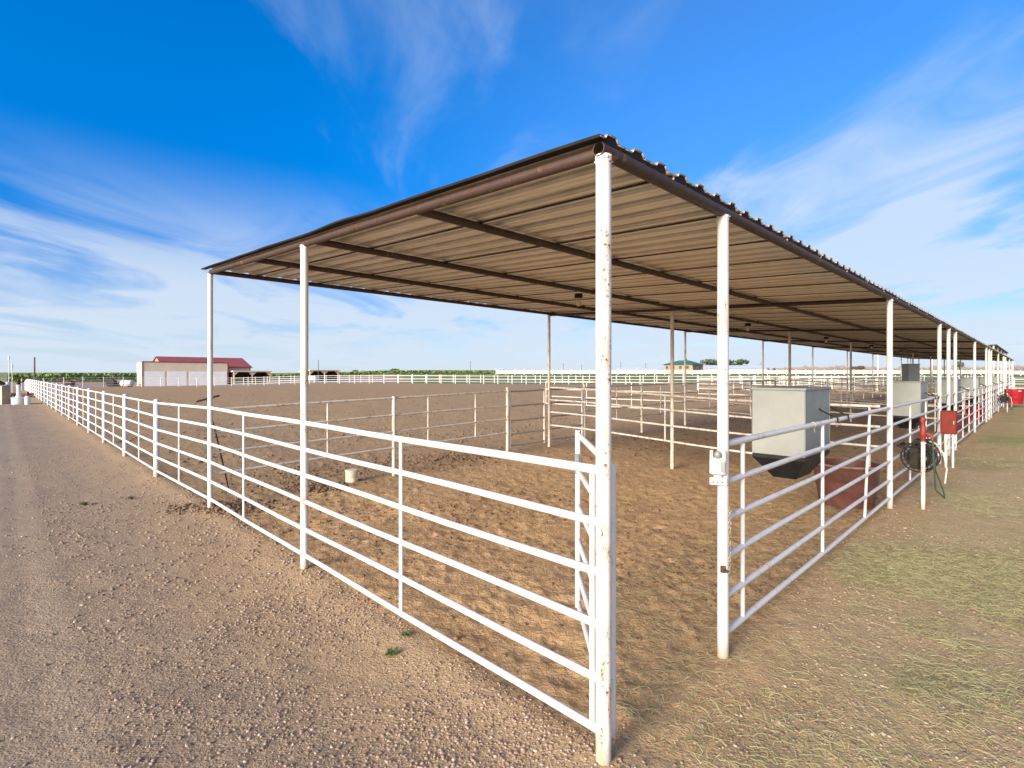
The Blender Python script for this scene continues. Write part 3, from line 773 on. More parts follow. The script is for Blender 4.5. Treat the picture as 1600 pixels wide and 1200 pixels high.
# tall bin standing behind the second feeder
x, y = pd(1423, 18.4)
o = thing('feed_bin', 'narrow grey metal bin standing taller behind the second hopper feeder', 'bin', (x, y, g(x, y)))
MB().box((x, y, 1.72), .40, .32, 1.25, bev=.008).build('body', 'galv', o, True, 20)
MB().box((x, y, 2.36), .43, .35, .03, bev=.006).build('lid', 'galv', o, True, 20)
b = MB()
for sx in (-1, 1):
    for sy in (-1, 1): b.tube((x + sx * .17, y + sy * .13, g(x, y) - .05), (x + sx * .17, y + sy * .13, 1.11), .018, 8)
b.build('leg', 'cream', o)

# ---------------------------------------------------------------- tubs
def tub(loc, r, h, mat, label, group=None):
    o = thing('water_tub', label, 'tub', loc, group)
    L = Vector(loc)
    prof = [(r * .80, 0), (r * .805, .02), (r * .90, h * .55), (r * .915, h * .56), (r * .915, h * .60), (r * .925, h * .61), (r * .955, h - .05), (r, h - .045), (r * 1.01, h - .02), (r * 1.0, h), (r * .955, h - .004), (r * .90, h * .5), (r * .78, .05)]
    MB().lathe(L, prof, 40, wob=.006).build('tub_wall', mat, o)
    if mat == 'tub_brown':
        MB().path([L + Vector((r * 1.005 * (1 + .006 * math.sin(3 * a + 1)) * math.cos(a), r * 1.005 * (1 + .006 * math.sin(3 * a + 1)) * math.sin(a), h - .01)) for a in [k * 6.2832 / 40 for k in range(41)]], .017, 8).build('rim', 'tub_rim', o)
    return o
tl = P(7.08, .52); tub((tl.x, tl.y, tl.z + .01), .455, .63, 'tub_brown', 'faded brown-red round tub inside the front panel under the pen divider', 'round water tubs in the pens')
tl = P(21.5, .55); tub((tl.x, tl.y, tl.z + .01), .455, .63, 'tub_brown', 'dull red tub half hidden behind the red metal box', 'round water tubs in the pens')
tl = P(28.6, .55); tub((tl.x, tl.y, tl.z + .01), .455, .63, 'tub_red', 'red tub seen through the rails beyond the fourth feeder', 'round water tubs in the pens')
x, y = pd(1585, 31.5)
rt = tub((x, y, .22), .46, .88, 'tub_red', 'bright red tub standing alone on the apron at the far right', 'round water tubs in the pens')
b = MB()
for sg in (-1, 1): b.path([(x + sg * .46, y - .1, .95), (x + sg * .52, y - .1, .97), (x + sg * .52, y + .1, .97), (x + sg * .46, y + .1, .95)], .018, 8)
b.build('handle', 'tub_red', rt)
MB().box((x - .14, y - .475, .22 + .78), .16, .012, .05, (1, 0, 0), (0, 1, 0)).build('sticker', 'white_plastic', rt)

# ---------------------------------------------------------------- hydrants and hose reels
UU = Vector((*U, 0)); VV = Vector((*V, 0)); ZZ = Vector((0, 0, 1))
def hydrant(p, label):
    o = thing('yard_hydrant', label, 'hydrant', p, 'red yard hydrants along the shelter front'); p = Vector(p)
    MB().tube(p - ZZ * .1, p + ZZ * 1.03, .027, 14).build('standpipe', 'white_worn', o)
    b = MB(); b.lathe(p + ZZ * 1.0, [(.031, 0), (.034, .02), (.034, .06), (.042, .075), (.046, .13), (.040, .19), (.030, .22), (.030, .30), (.040, .315), (.040, .345), (.02, .37)], 14)
    b.path([p + ZZ * 1.12, p + ZZ * 1.12 - VV * .06, p + ZZ * 1.09 - VV * .10 , p + ZZ * 1.04 - VV * .11], .021, 10)
    hd = b.build('head', 'red_paint', o)
    b = MB(); b.path([p + ZZ * 1.34 + UU * .035, p + ZZ * 1.36 + UU * .05, p + ZZ * 1.22 + UU * .075, p + ZZ * 1.05 + UU * .08], [.012, .014, .012, .016], 8); b.build('lever', 'red_paint', hd)
    return o
def reel(p, label):
    """hose reel hung on the panel: two drilled discs, wound hose, bracket"""
    o = thing('hose_reel', label, 'hose reel', p, 'hose reels hung on the front panels'); p = Vector(p)
    c = p + ZZ * .72
    b = MB(); n = 40; r = .235
    def disc(off, rin=.05):
        # spoked disc: ring, hub and radial webs with gaps between
        for ra, rb in ((rin * .2, .055), (.10, .118), (.155, .172), (r - .022, r)):
            vs = []; 
            for w in (-.006, .006):
                for rr in (ra, rb): vs += [c + UU * (off + w) + (VV * math.cos(6.2832 * i / n) + ZZ * math.sin(6.2832 * i / n)) * rr for i in range(n)]
            fs = []
            for i in range(n):
                j = (i + 1) % n; fs += [(i, j, n + j, n + i), (2 * n + j, 2 * n + i, 3 * n + i, 3 * n + j), (n + i, n + j, 3 * n + j, 3 * n + i), (j, i, 2 * n + i, 2 * n + j)]
            b.add(vs, fs)
        for k in range(20):
            a = k * 6.2832 / 20; d = VV * math.cos(a) + ZZ * math.sin(a); e = UU.cross(d)
            b.box(c + UU * off + d * (.05 + r) / 2, r - .05, .012, .009, d, e, UU)
    disc(-.15); disc(.15)
    b.build('side_disc', 'dark_metal', o)
    h = MB(); pts = []
    for i in range(150):
        a = i * 6.2832 / 20; q = i / 150
        pts.append(c + UU * (-.12 + .24 * abs(((i / 37.0) % 2) - 1)) + (VV * math.cos(a) + ZZ * math.sin(a)) * (.10 + .07 * q))
    h.path(pts, .014, 6); h.build('wound_hose', 'black', o)
    k = MB()
    for off in (-.19, .19):
        k.box(c + UU * off + VV * .06, .016, .10, .34, UU, VV); k.box(c + UU * off + VV * .15 + ZZ * .16, .016, .24, .035, UU, VV)
    k.box(c + VV * .235 + ZZ * .16, .40, .02, .06, UU, VV); k.box(c + ZZ * .255 - VV * .02, .42, .16, .018, UU, VV); k.tube(c - UU * .2, c + UU * .2, .02, 10)
    k.path([c - UU * .17, c - UU * .24, c - UU * .25 - ZZ * .12, c - UU * .31 - ZZ * .12], .009, 8)
    k.build('bracket', 'dark_metal', o)
    return o, c
hp = P(7.56, -.36); hydrant((hp.x, hp.y, hp.z), 'red-headed hydrant on a chipped white standpipe beside the near hose reel')
rp = P(8.02, -.27); ro, rc = reel((rp.x, rp.y, rp.z), 'dark hose reel hung on the front panel beside the near hydrant')
b = MB(); b.path([rc + VV * .1 + ZZ * .02, rc - VV * .17 - UU * .05 + ZZ * .08, Vector((hp.x, hp.y, hp.z)) + UU * .22 - VV * .12 + ZZ * .55, Vector((hp.x, hp.y, hp.z)) + UU * .34 - VV * .2 + ZZ * .25, Vector((hp.x, hp.y, hp.z)) + UU * .24 - VV * .22 + ZZ * .16,
        Vector((hp.x, hp.y, hp.z)) + UU * .04 - VV * .14 + ZZ * .30, Vector((hp.x, hp.y, hp.z)) + UU * .02 - VV * .12 + ZZ * .7, Vector((hp.x, hp.y, hp.z)) - VV * .11 + ZZ * 1.05], .011, 8)
b.build('loose_hose', 'hose_green', ro)
b = MB(); b.path([rc - VV * .08 + UU * .1 + ZZ * .24, rc - VV * .16 + UU * .2 + ZZ * .20, rc - VV * .25 + UU * .26 + ZZ * .05, rc - VV * .29 + UU * .27 - ZZ * .2, rc - VV * .27 + UU * .26 - ZZ * .42], .012, 8); b.build('hose_end', 'hose_pale', ro)
hp2 = P(35.9, -.36); hydrant((hp2.x, hp2.y, hp2.z), 'distant red-headed hydrant beside the far hose reel')
c2 = copy_tree(ro); q = P(35.0, -.27); c2.location = q; c2['label'] = 'far dark hose reel hung on the front panel near the bright red tub'

# red metal box on its post
bp = P(12.35, -.2); o = thing('electric_box', 'red metal box on a white post by the front gates', 'box', bp); bp = Vector(bp)
b = MB(); b.box(bp + ZZ * .97, .16, .27, .50, UU, VV, bev=.012); b.build('cabinet', 'box_red', o, True, 20)
MB().box(bp + ZZ * .97 - UU * .083, .012, .245, .47, UU, VV, bev=.004).build('door', 'box_red', o, True, 20)
MB().box(bp + ZZ * .97 - UU * .096 - VV * .09, .016, .02, .07, UU, VV, bev=.004).build('latch', 'chain', [c for c in o.children if c.name.startswith('door')][0])
MB().tube(bp - ZZ * .1 + VV * .05, bp + ZZ * .74 + VV * .05, .028, 12).build('post', 'white', o)
MB().tube(bp - ZZ * .1 - VV * .07 - UU * .02, bp + ZZ * .74 - VV * .07 - UU * .02, .022, 12).build('conduit', 'white_plastic', o)

# white latch box and chain on the gate post
pp = P(1.44, 0); vd = (Vector((0, 0, 0)) - Vector((pp.x, pp.y, 0))).normalized(); sd = ZZ.cross(vd).normalized()
lc = Vector((pp.x, pp.y, 1.355)) + vd * .062 - sd * .035
lo = thing('latch_box', 'white plastic outlet box strapped to the gate post at rail height', 'box', lc)
b = MB(); b.box(lc, .105, .06, .125, sd, vd, bev=.014); b.box(lc + ZZ * .075 + sd * -.04, .022, .05, .08, sd, vd, bev=.006); b.box(lc + ZZ * .075 + sd * .042, .022, .05, .08, sd, vd, bev=.006)
b.build('housing', 'white_plastic', lo)
b = MB(); b.lathe(lc + ZZ * .062 + vd * .012, [(.018, 0), (.024, .01), (.024, .03), (.012, .046)], 14); b.box(lc + sd * .035 + vd * .032 - ZZ * .0, .028, .006, .07, sd, vd, bev=.002); b.build('cover', 'galv', lo)
b = MB(); b.box(lc - ZZ * .105 + sd * .005, .115, .014, .055, sd, vd, bev=.004); b.box(lc - ZZ * .075, .05, .03, .03, sd, vd)
b.build('strap_plate', 'white_plastic', lo)
b = MB()
for q in (-.03, .0, .03): b.tube(lc - ZZ * .11 + sd * q + vd * .004, lc - ZZ * .11 + sd * q + vd * .013, .005, 8)
b.build('bolt', 'dark_metal', lo)
def chain(a, pts_n, label):
    a = Vector(a); o = MB()
    for i in range(pts_n):
        c = a + Vector((.004 * math.sin(i * 1.7), .003 * math.cos(i * 1.3), -.021 * i)); ax = (sd if i % 2 else vd)
        ring = [c + ax * .008 * math.cos(k * .785) + ZZ * .0155 * math.sin(k * .785) for k in range(9)]
        o.path(ring, .0028, 6)
    ob = o.build('gate_chain', 'chain', None); tag(ob, label, 'chain')
chain(Vector((pp.x, pp.y, 1.06)) - sd * -.042 + vd * .03, 22, 'short link chain hanging down the white gate post')
b = MB(); b.box(Vector((pp.x, pp.y, .63)) + vd * .038, .035, .02, .05, sd, vd, bev=.004); b.tube(Vector((pp.x, pp.y, .63)) + vd * .03, Vector((pp.x, pp.y, .625)) + vd * .07 + sd * .03, .008, 8)
tag(b.build('latch_lug', M['red_paint'] if False else 'brown_pipe', None), 'rusty latch lug welded low on the white gate post', 'latch')
# couplers on the top rail
for s in (3.55, 4.35):
    b = MB(); c = P(s, 0, 1.5); b.tube(c - UU * .012, c + UU * .012, .029, 14); b.tube(c - ZZ * .02, c - ZZ * .075 - VV * .01, .007, 8)
    tag(b.build('rail_clamp', 'chain', None), 'small steel clamp on the front top rail, %s the nearest feeder' % ('left edge of' if s < 4 else 'just right of'), 'clamp')

# ---------------------------------------------------------------- small things in the near pen
# T-handled rod leaning on the fence
base = pd(358, 9.0); x, y = base; a = Vector((x, y, gd(x, y)))
tx, ty = pd(323.5, 7.95); tp = Vector((tx, ty, 2 - (623 - HZ) * 7.95 / F))
o = thing('t_handle_rod', 'thin black T-handled rod leaning against the road fence', 'tool', a)
MB().path([a, a.lerp(tp, .5) + Vector((.01, 0, .0)), tp], .011, 8).build('rod', 'black', o)
hl = Vector((pd(307, 7.9)[0], 7.9, 2 - (627.5 - HZ) * 7.9 / F)); hr = Vector((pd(343, 8.0)[0], 8.0, 2 - (618 - HZ) * 8.0 / F))
MB().tube(hl, hr, .015, 10).build('handle', 'black', o)
x, y = pd(549.5, 9.45); z = gd(x, y)
o = thing('bucket', 'small off-white bucket standing on the soil inside the near pen', 'bucket', (x, y, z))
MB().lathe((x, y, z - .01), [(.103, 0), (.106, .01), (.108, .07), (.104, .078), (.104, .088), (.109, .096), (.112, .2)], 24).build('bucket_wall', 'salt', o)
MB().lathe((x, y, z + .19), [(.116, 0), (.117, .02), (.108, .03), (.03, .033)], 24).build('bucket_lid', 'salt', o)

# ---------------------------------------------------------------- far fences
def L(*pts): return [pd(*p) for p in pts]
run_fence('perimeter_fence', 'white pipe fence closing the left far side of the arena before the barn', 'fence', L((34, 67), (130, 74), (222, 80)), (.35, .7, 1.05, 1.4), 'far_white', .03, .06, 1.5, 2.6, False, None, 5)
run_fence('perimeter_fence', 'white rail fence at the arena far side, in front of barn and shelters', 'fence', L((222, 80), (400, 86), (600, 88)), (.3, .65, 1.0, 1.35), 'far_white', .028, .055, 1.45, 2.44, False, None, 5)
run_fence('perimeter_fence', 'white rail fence at the arena far side, middle stretch before the pasture', 'fence', L((600, 88), (800, 88.5), (1000, 88)), (.35, .85, 1.35), 'far_white', .03, .06, 1.5, 2.44, False, None, 5, True)
run_fence('perimeter_fence', 'white rail fence at the arena far side, right stretch below the tan house', 'fence', L((1000, 88), (1250, 88), (1500, 80), (1588, 62), (1700, 60)), (.35, .85, 1.4), 'far_white', .03, .065, 1.55, 2.44, False, None, 5, True)
run_fence('lane_fence', 'second white rail fence a lane behind the arena, left stretch by the shelters', 'fence', L((362, 97), (600, 99)), (.3, .65, 1.0, 1.35), 'far_white', .035, .06, 1.5, 2.2, False, None, 5)
run_fence('lane_fence', 'second white rail fence a lane behind the arena, across the pasture', 'fence', L((600, 99), (1000, 101), (1650, 97)), (.65, 1.3), 'far_white', .028, .065, 1.5, 2.6, False, None, 5, True)
run_fence('pasture_fence', 'thick white board fence across the far edge of the green pasture', 'fence', L((775, 150), (1200, 150), (1720, 146)), (.5, .85, 1.2), 'far_white', .13, .09, 1.55, 2.7, False, None, 5, True)
run_fence('corral_fence', 'low white corral fence right of centre, between back gates and arena fence', 'fence', L((1090, 58), (1440, 58)), (.3, .65, 1.0, 1.4), 'far_white', .024, .05, 1.5, 2.6, False, None, 6)
run_fence('corral_fence', 'white corral fence farther right, behind the second feeder', 'fence', L((1240, 47), (1490, 50)), (.4, .8, 1.2, 1.5), 'far_white', .024, .045, 1.55, 3.0, False, None, 6)

# ---------------------------------------------------------------- barn and other buildings
def quadbox(c0, lu, lv, z0, z1, b=None):
    """box from a ground corner along U and V"""
    b = b or MB(); c = Vector((c0[0] + U[0] * lu / 2 + V[0] * lv / 2, c0[1] + U[1] * lu / 2 + V[1] * lv / 2, (z0 + z1) / 2))
    return b.box(c, lu, lv, z1 - z0, (*U, 0), (*V, 0))
def off(c, u, v): return (c[0] + U[0] * u + V[0] * v, c[1] + U[1] * u + V[1] * v)
B0 = pd(222, 95)
o = thing('barn', 'tan barn with red gable roof and four white overhead doors', 'barn', (*B0, -.25))
b = quadbox(B0, 14.4, 5, -.6, 4.25); quadbox(off(B0, 4.3, 5.01), 15.8, 12, -.6, 3.65, b)
e0 = off(B0, 4.3, 5.01); e1 = off(B0, 20.1, 5.01)
for e in (e0, e1):
    k = .02 if e is e1 else -.02
    a1 = off(e, k, 0); a2 = off(e, k, 12); a3 = off(e, k, 6); b.add([(*a1, 3.6), (*a2, 3.6), (*a3, 5.5)], [(0, 1, 2), (2, 1, 0)])
b.build('wall', 'tan_wall', o, False)
b = MB()
for v0, v1 in ((-.35, 6), (12.35, 6)):
    za = 3.65 - .12 if True else 0; pts = []
    for dz in (0, .1):
        for u in (-.3, 16.1):
            for v, z in ((v0, 3.55), (v1, 5.58)): pts.append((*off(e0, u, v), z + dz))
    b.add(pts, [(0, 1, 3, 2), (4, 6, 7, 5), (0, 2, 6, 4), (1, 5, 7, 3), (0, 4, 5, 1), (2, 3, 7, 6)])
b.build('roof', 'red_roof', o, False)
b = MB()
for u in (-.02, 14.22): quadbox(off(B0, u, -.06), .2, .12, -.6, 4.27, b)
quadbox(off(B0, -.02, -.08), 14.45, .1, 4.25, 4.42, b); quadbox(off(e0, 9, -.45), 7.2, .1, 3.4, 3.58, b); quadbox(off(e0, 15.75, -.05), .15, .05, -.6, 3.5, b)
b.build('trim', 'maroon', o, False)
for i, (ua, ub) in enumerate(((.35, 3.5), (3.95, 7.05), (7.5, 10.7), (11.1, 14.1))):
    d_ = quadbox(off(B0, ua, -.05), ub - ua, .08, -.4, 2.55)
    for z in (.1, .6, 1.1, 1.6, 2.1): quadbox(off(B0, ua, -.062), ub - ua, .02, z, z + .03, d_)
    d_.build('overhead_door', 'door_white', o, False)
def loafing(px, d, W, ztop, z0, label):
    c = pd(px, d); o = thing('loafing_shed', label, 'shed', (*c, z0), 'open loafing sheds right of the barn')
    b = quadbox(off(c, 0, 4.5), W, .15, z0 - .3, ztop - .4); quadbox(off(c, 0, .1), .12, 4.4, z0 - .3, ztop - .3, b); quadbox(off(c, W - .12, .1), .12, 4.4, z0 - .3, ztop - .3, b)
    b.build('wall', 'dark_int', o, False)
    b = MB(); pts = [(*off(c, u, v), z) for dz in (0, .22) for u in (-.25, W + .25) for v, z in ((-.5, ztop - .2 + dz), (5, ztop - .5 + dz))]
    b.add(pts, [(0, 2, 3, 1), (4, 5, 7, 6), (0, 4, 6, 2), (1, 3, 7, 5), (0, 1, 5, 4), (2, 6, 7, 3)]); b.build('roof', 'tan_wall', o, False)
    b = MB()
    for u in (0, W / 2 - .08, W - .16): quadbox(off(c, u, -.1), .16, .16, z0 - .3, ztop - .18, b)
    for u0, u1 in ((.16, W / 2 - .08), (W / 2 + .08, W - .16)):   # corner braces that arch each opening
        for ua, ub in ((u0, u0 + .8), (u1, u1 - .8)):
            p = [(*off(c, ua, -.05), ztop - 1.0), (*off(c, ub, -.05), ztop - .25), (*off(c, ua, -.05), ztop - .25)]
            q = [(*off(c, ua, .05), ztop - 1.0), (*off(c, ub, .05), ztop - .25), (*off(c, ua, .05), ztop - .25)]
            b.add(p + q, [(0, 1, 2), (5, 4, 3), (0, 3, 4, 1), (1, 4, 5, 2), (2, 5, 3, 0)])
    b.build('post_frame', 'tan_wall', o, False)
loafing(365, 105, 7.1, 2.75, -.2, 'open two-bay loafing shed right against the barn')
loafing(484, 112, 6.6, 3.0, .15, 'open two-bay loafing shed standing alone, farther right than the barn')
# house
H0 = pd(1082, 200); H0 = off(H0, 0, 0); hz0 = g(*H0) - .6
o = thing('house', 'two-storey tan house with green hip roof beyond the pasture', 'house', (*H0, hz0))
HW, HD, HT = 9.0, 12.0, 5.9
quadbox(H0, HW, HD, hz0 - 1, HT).build('wall', 'stucco', o, False)
b = MB(); p = [(*off(H0, u, v), HT - .05) for u, v in ((-.7, -.7), (HW + .7, -.7), (HW + .7, HD + .7), (-.7, HD + .7))] + [(*off(H0, HW / 2, 4), 7.6), (*off(H0, HW / 2, HD - 4), 7.6)]
b.add(p, [(0, 1, 4), (1, 2, 5, 4), (2, 3, 5), (3, 0, 4, 5), (3, 2, 1, 0)]); b.box((*off(H0, HW / 2, 5), 7.75), .8, .8, .9); b.build('roof', 'green_roof', o, False)
for z in (2.9, 4.8):
    for v in (1.5, 4.5, 7.5, 10.2): quadbox(off(H0, -.05, v), .04, 1.0, z - .6, z + .5).build('window', 'window', o, False)
    for u in (1.5, 5.5): quadbox(off(H0, u, -.05), 1.2, .04, z - .6, z + .5).build('window', 'window', o, False)
# long pale steel building
c = pd(1104, 240); z0 = g(*c)
o = thing('steel_building', 'long low pale steel building behind the white pasture fence', 'building', (*c, z0))
b = MB(); b.box((c[0] + 15, c[1] + 5, z0 + .9), 30, 10, 2.6); b.build('wall', 'far_white', o, False)
b = MB(); b.add([(c[0] - .5, c[1] - .5, z0 + 2.2), (c[0] + 30.5, c[1] - .5, z0 + 2.2), (c[0] + 30.5, c[1] + 5, z0 + 4.0), (c[0] - .5, c[1] + 5, z0 + 4.0), (c[0] + 30.5, c[1] + 10.5, z0 + 2.2), (c[0] - .5, c[1] + 10.5, z0 + 2.2)], [(0, 1, 2, 3), (3, 2, 4, 5), (1, 4, 2), (0, 3, 5)]); b.build('roof', 'steel_far', o, False)
for px, d, w, h, lb in ((985, 330, 16, 2.6, 'low white shed far off, left of the tan house'), (1012, 420, 14, 3.2, 'small pale farm building far off, just left of the tan house'), (780, 420, 7, 3.5, 'tiny grey farm building on the horizon under the open sky')):
    c = pd(px, d); z0 = g(*c); o = thing('farm_building', lb, 'building', (*c, z0), 'tiny farm buildings on the horizon')
    MB().box((c[0], c[1], z0 + h * .3), w, 8, h).build('wall', 'far_white', o, False)
    b = MB(); zt = z0 + h * .8; b.add([(c[0] - w / 2 - .3, c[1] - 4.3, zt), (c[0] + w / 2 + .3, c[1] - 4.3, zt), (c[0] + w / 2 + .3, c[1], zt + 1.6), (c[0] - w / 2 - .3, c[1], zt + 1.6), (c[0] + w / 2 + .3, c[1] + 4.3, zt), (c[0] - w / 2 - .3, c[1] + 4.3, zt)], [(0, 1, 2, 3), (3, 2, 4, 5), (1, 4, 2), (0, 3, 5)]); b.build('roof', 'steel_far', o, False)

# second, taller shelter beyond
q0 = (62.5, 1.4)
o = thing('shade_shelter', 'taller second shade shelter standing beyond the long one at far right', 'shelter', P(*q0), None)
LU, LV = 26.0, 8.8
def zr2(v): return 4.66 - .05 * v
b = MB(); pts = [(*xy(q0[0] + u, q0[1] + v), zr2(v) + dz) for dz in (0, .08) for u in (-.3, LU) for v in (-.2, LV + .2)]
b.add(pts, [(0, 2, 3, 1), (4, 5, 7, 6), (0, 4, 6, 2), (1, 3, 7, 5), (0, 1, 5, 4), (2, 6, 7, 3)]); b.build('roof', 'brown_pipe', o, False)
for u in (0, 6.5, 13, 19.5, 26):
    for v in (0, 4.4, 8.8):
        s_, t_ = q0[0] + u, q0[1] + v; x, y = xy(s_, t_); MB().tube((x, y, g(x, y) - .2), (x, y, zr2(v)), .06, 8).build('post', 'cream' if v else 'white', o)

# ---------------------------------------------------------------- left foreground yard things
x, y = pd(30.5, 36); z = g(x, y)
o = thing('stock_tank', 'round white stock tank with a white pump stand, at the left road edge', 'tank', (x, y, z))
MB().lathe((x, y, z - .05), [(.40, 0), (.42, .03), (.42, .44), (.445, .45), (.445, .52), (.40, .53), (.36, .45), (.2, .3)], 24).build('tank', 'white_plastic', o)
b = MB(); b.lathe((x - .06, y, z), [(.2, .45), (.17, .55), (.125, .62), (.12, 1.25), (.14, 1.27), (.14, 1.33), (.10, 1.36)], 16); b.build('pump_stand', 'white_plastic', o)
b = MB(); b.lathe((x - .06, y, z), [(.10, 1.36), (.11, 1.4), (.09, 1.62), (.03, 1.68)], 12); b.path([(x - .06, y, z + 1.5), (x + .2, y, z + 1.55), (x + .5, y, z + 1.85)], [.05, .045, .06], 8); b.build('pump_head', 'dark_metal', o)
x, y = pd(43, 35.6); z = g(x, y)
o = thing('bollard_hydrant', 'stubby white hydrant with red and dark top beside the stock tank', 'hydrant', (x, y, z))
MB().lathe((x, y, z - .05), [(.15, 0), (.15, .55), (.12, .62), (.10, .64)], 16).build('casing', 'white_plastic', o)
MB().lathe((x, y, z + .6), [(.09, 0), (.11, .1), (.08, .26), (.03, .3)], 14).build('cap', 'red_paint', o)
x, y = pd(12.8, 36.5); z = g(x, y)
o = thing('antenna_post', 'pale thick standpipe carrying a tall thin antenna at the left edge', 'pole', (x, y, z))
MB().tube((x, y, z - .1), (x, y, z + 1.55), .12, 16).build('standpipe', 'white_plastic', o); MB().tube((x + .05, y, z + 1.5), (x + .05, y, z + 3.1), .022, 8).build('antenna', 'white_plastic', o); MB().tube((x + .05, y, z + 3.1), (x + .05, y, z + 3.35), .045, 8).build('antenna_tip', 'white_plastic', o)
x, y = pd(19, 60); z = g(x, y)
o = thing('antenna_post', 'thinner slim antenna pole right behind the thick standpipe', 'pole', (x, y, z))
MB().tube((x, y, z - .1), (x, y, z + 3.0), .035, 8).build('mast', 'white_plastic', o); MB().tube((x, y, z + 2.7), (x, y, z + 3.3), .07, 8).build('antenna_tip', 'steel_far', o)
x, y = pd(4, 36); z = g(x, y)
o = thing('wood_bin', 'tan board bin with a rust-brown side at the left picture edge', 'bin', (x, y, z))
b = MB(); b.box((x - .1, y, z + .62), .72, .6, 1.34, bev=.02); b.build('bin_body', 'wood', o)
b = MB()
for k in range(4): b.box((x - .36 + k * .18, y - .31, z + .62), .15, .03, 1.3, bev=.005)
b.build('board', 'salt', o)
MB().path([(x - .5, y, z + 1.38), (x - .1, y - .1, z + 1.5), (x + .15, y, z + 1.42)], [.12, .16, .08], 8).build('tarp_roll', 'black', o)
# dirt bank behind
x, y = pd(20, 47); n = 260
xs = rng.normal(x, 1.0, n); ys = rng.normal(y, .8, n)
tag(lumps('manure_bank', xs, ys, .12 + .25 * rng.random(n) * np.exp(-((xs - x) ** 2)), 'clod', .9), 'brown heap of dirt behind the stock tank', 'heap', kind='stuff')

# ---------------------------------------------------------------- poles
def pole(px, d, ytop, label, arm=True, r=.14, mat='pole_wood'):
    x, y = pd(px, d); z0 = g(x, y); z1 = 2 + (HZ - ytop) * d / F
    o = thing('utility_pole', label, 'pole', (x, y, z0), 'wooden utility poles in the distance')
    MB().tube((x, y, z0 - .5), (x, y, z1), r, 8, r * .8).build('pole', mat, o)
    if arm: MB().box((x, y - .2, z1 - .5), 2.0, .12, .14, (.8, .6, 0), (-.6, .8, 0)).build('crossarm', mat, o)
pole(54, 110, 558, 'dark wooden pole rising at the far left above the corn', False, .16)
pole(497.5, 104, 562, 'slim dark pole before the lone loafing shed', False, .07)
for px, yt, lb in ((735, 565, 'thin pole on the horizon under the middle of the roof edge'), (880, 568, 'thin pole on the horizon just right of the first back post'), (909, 570, 'short thin pole on the horizon just left of the corner post'), (970, 566, 'thin pole on the horizon just right of the corner post'), (1009, 568, 'thin pole on the horizon left of the tan house')):
    pole(px, 420, yt, lb, True, .2)

# ---------------------------------------------------------------- machines
x, y = pd(184, 94); z = g(x, y)
o = thing('tractor', 'dark tractor parked before the corn, left of the white barn tank', 'tractor', (x, y, z))
b = MB(); b.box((x + .3, y, z + 1.0), 1.9, .7, .7, bev=.06); b.box((x - .75, y, z + 1.0), .8, .9, .5, bev=.05); b.build('body', 'tractor', o)
b = MB(); b.box((x - .6, y, z + 2.0), 1.2, 1.2, .1, bev=.03)
for dx in (-1.1, -.1):
    for dy in (-.5, .5): b.tube((x + dx, y + dy, z + 1.2), (x + dx, y + dy, z + 2.0), .04, 6)
b.build('cab', 'tractor', o)
for dx, r in ((-.85, .75), (.95, .45)):
    for dy in (-.65, .65): MB().tube((x + dx, y + dy - .15, z + r - .05), (x + dx, y + dy + .15, z + r - .05), r, 18).build('wheel', 'black', o)
x, y = pd(198.5, 84); z = g(x, y)
o = thing('water_tank', 'round white plastic tank lying before the barn, left of its doors', 'tank', (x, y, z))
b = MB(); b.path([(x - .93, y, z + .6), (x - .86, y, z + .6), (x - .7, y, z + .6), (x, y, z + .6), (x + .7, y, z + .6), (x + .86, y, z + .6), (x + .93, y, z + .6)], [.25, .44, .54, .57, .54, .44, .25], 20); b.build('tank', 'white_plastic', o)
b = MB(); 
for dx in (-.45, .45): b.box((x + dx, y, z + .12), .12, .9, .3, bev=.01)
b.build('cradle', 'dark_metal', o)
x, y = pd(109, 96); z = g(x, y)
o = thing('farm_implement', 'low red farm implement parked before the corn at far left', 'implement', (x, y, z))
MB().box((x, y, z + .75), 1.5, 1.0, .4, bev=.08).build('hopper', 'red_paint', o); MB().tube((x + .7, y, z + .5), (x + 2.1, y, z + .45), .06, 8).build('drawbar', 'red_paint', o)
for dy in (-.6, .6): MB().tube((x, y + dy - .1, z + .35), (x, y + dy + .1, z + .35), .38, 14).build('wheel', 'black', o)
x, y = pd(490, 103); z = g(x, y)
o = thing('stock_trailer', 'small white trailer box before the lone loafing shed', 'trailer', (x, y, z))
MB().box((x, y, z + .95), 1.5, 2.0, 1.0, bev=.06).build('body', 'white_plastic', o)
for dx in (-.6, .6): MB().tube((x + dx - .08, y, z + .3), (x + dx + .08, y, z + .3), .32, 14).build('wheel', 'black', o)
x, y = pd(1340, 158); z = g(x, y)
o = thing('hay_wagon', 'dark brown wagon of hay just above the white pasture fence', 'wagon', (x, y, z))
b = MB(); b.box((x, y, z + 1.9), 3.4, 2.2, .9, bev=.25); b.box((x + .9, y, z + 2.3), 1.2, 1.8, .5, bev=.2); b.build('load', 'dark_int', o); MB().box((x, y, z + 1.35), 4.2, 2.2, .18, bev=.03).build('bed', 'wood', o)
for dx in (-1.4, 1.4):
    for dy in (-.9, .9): MB().tube((x + dx, y + dy - .1, z + .6), (x + dx, y + dy + .1, z + .6), .6, 14).build('wheel', 'black', o)

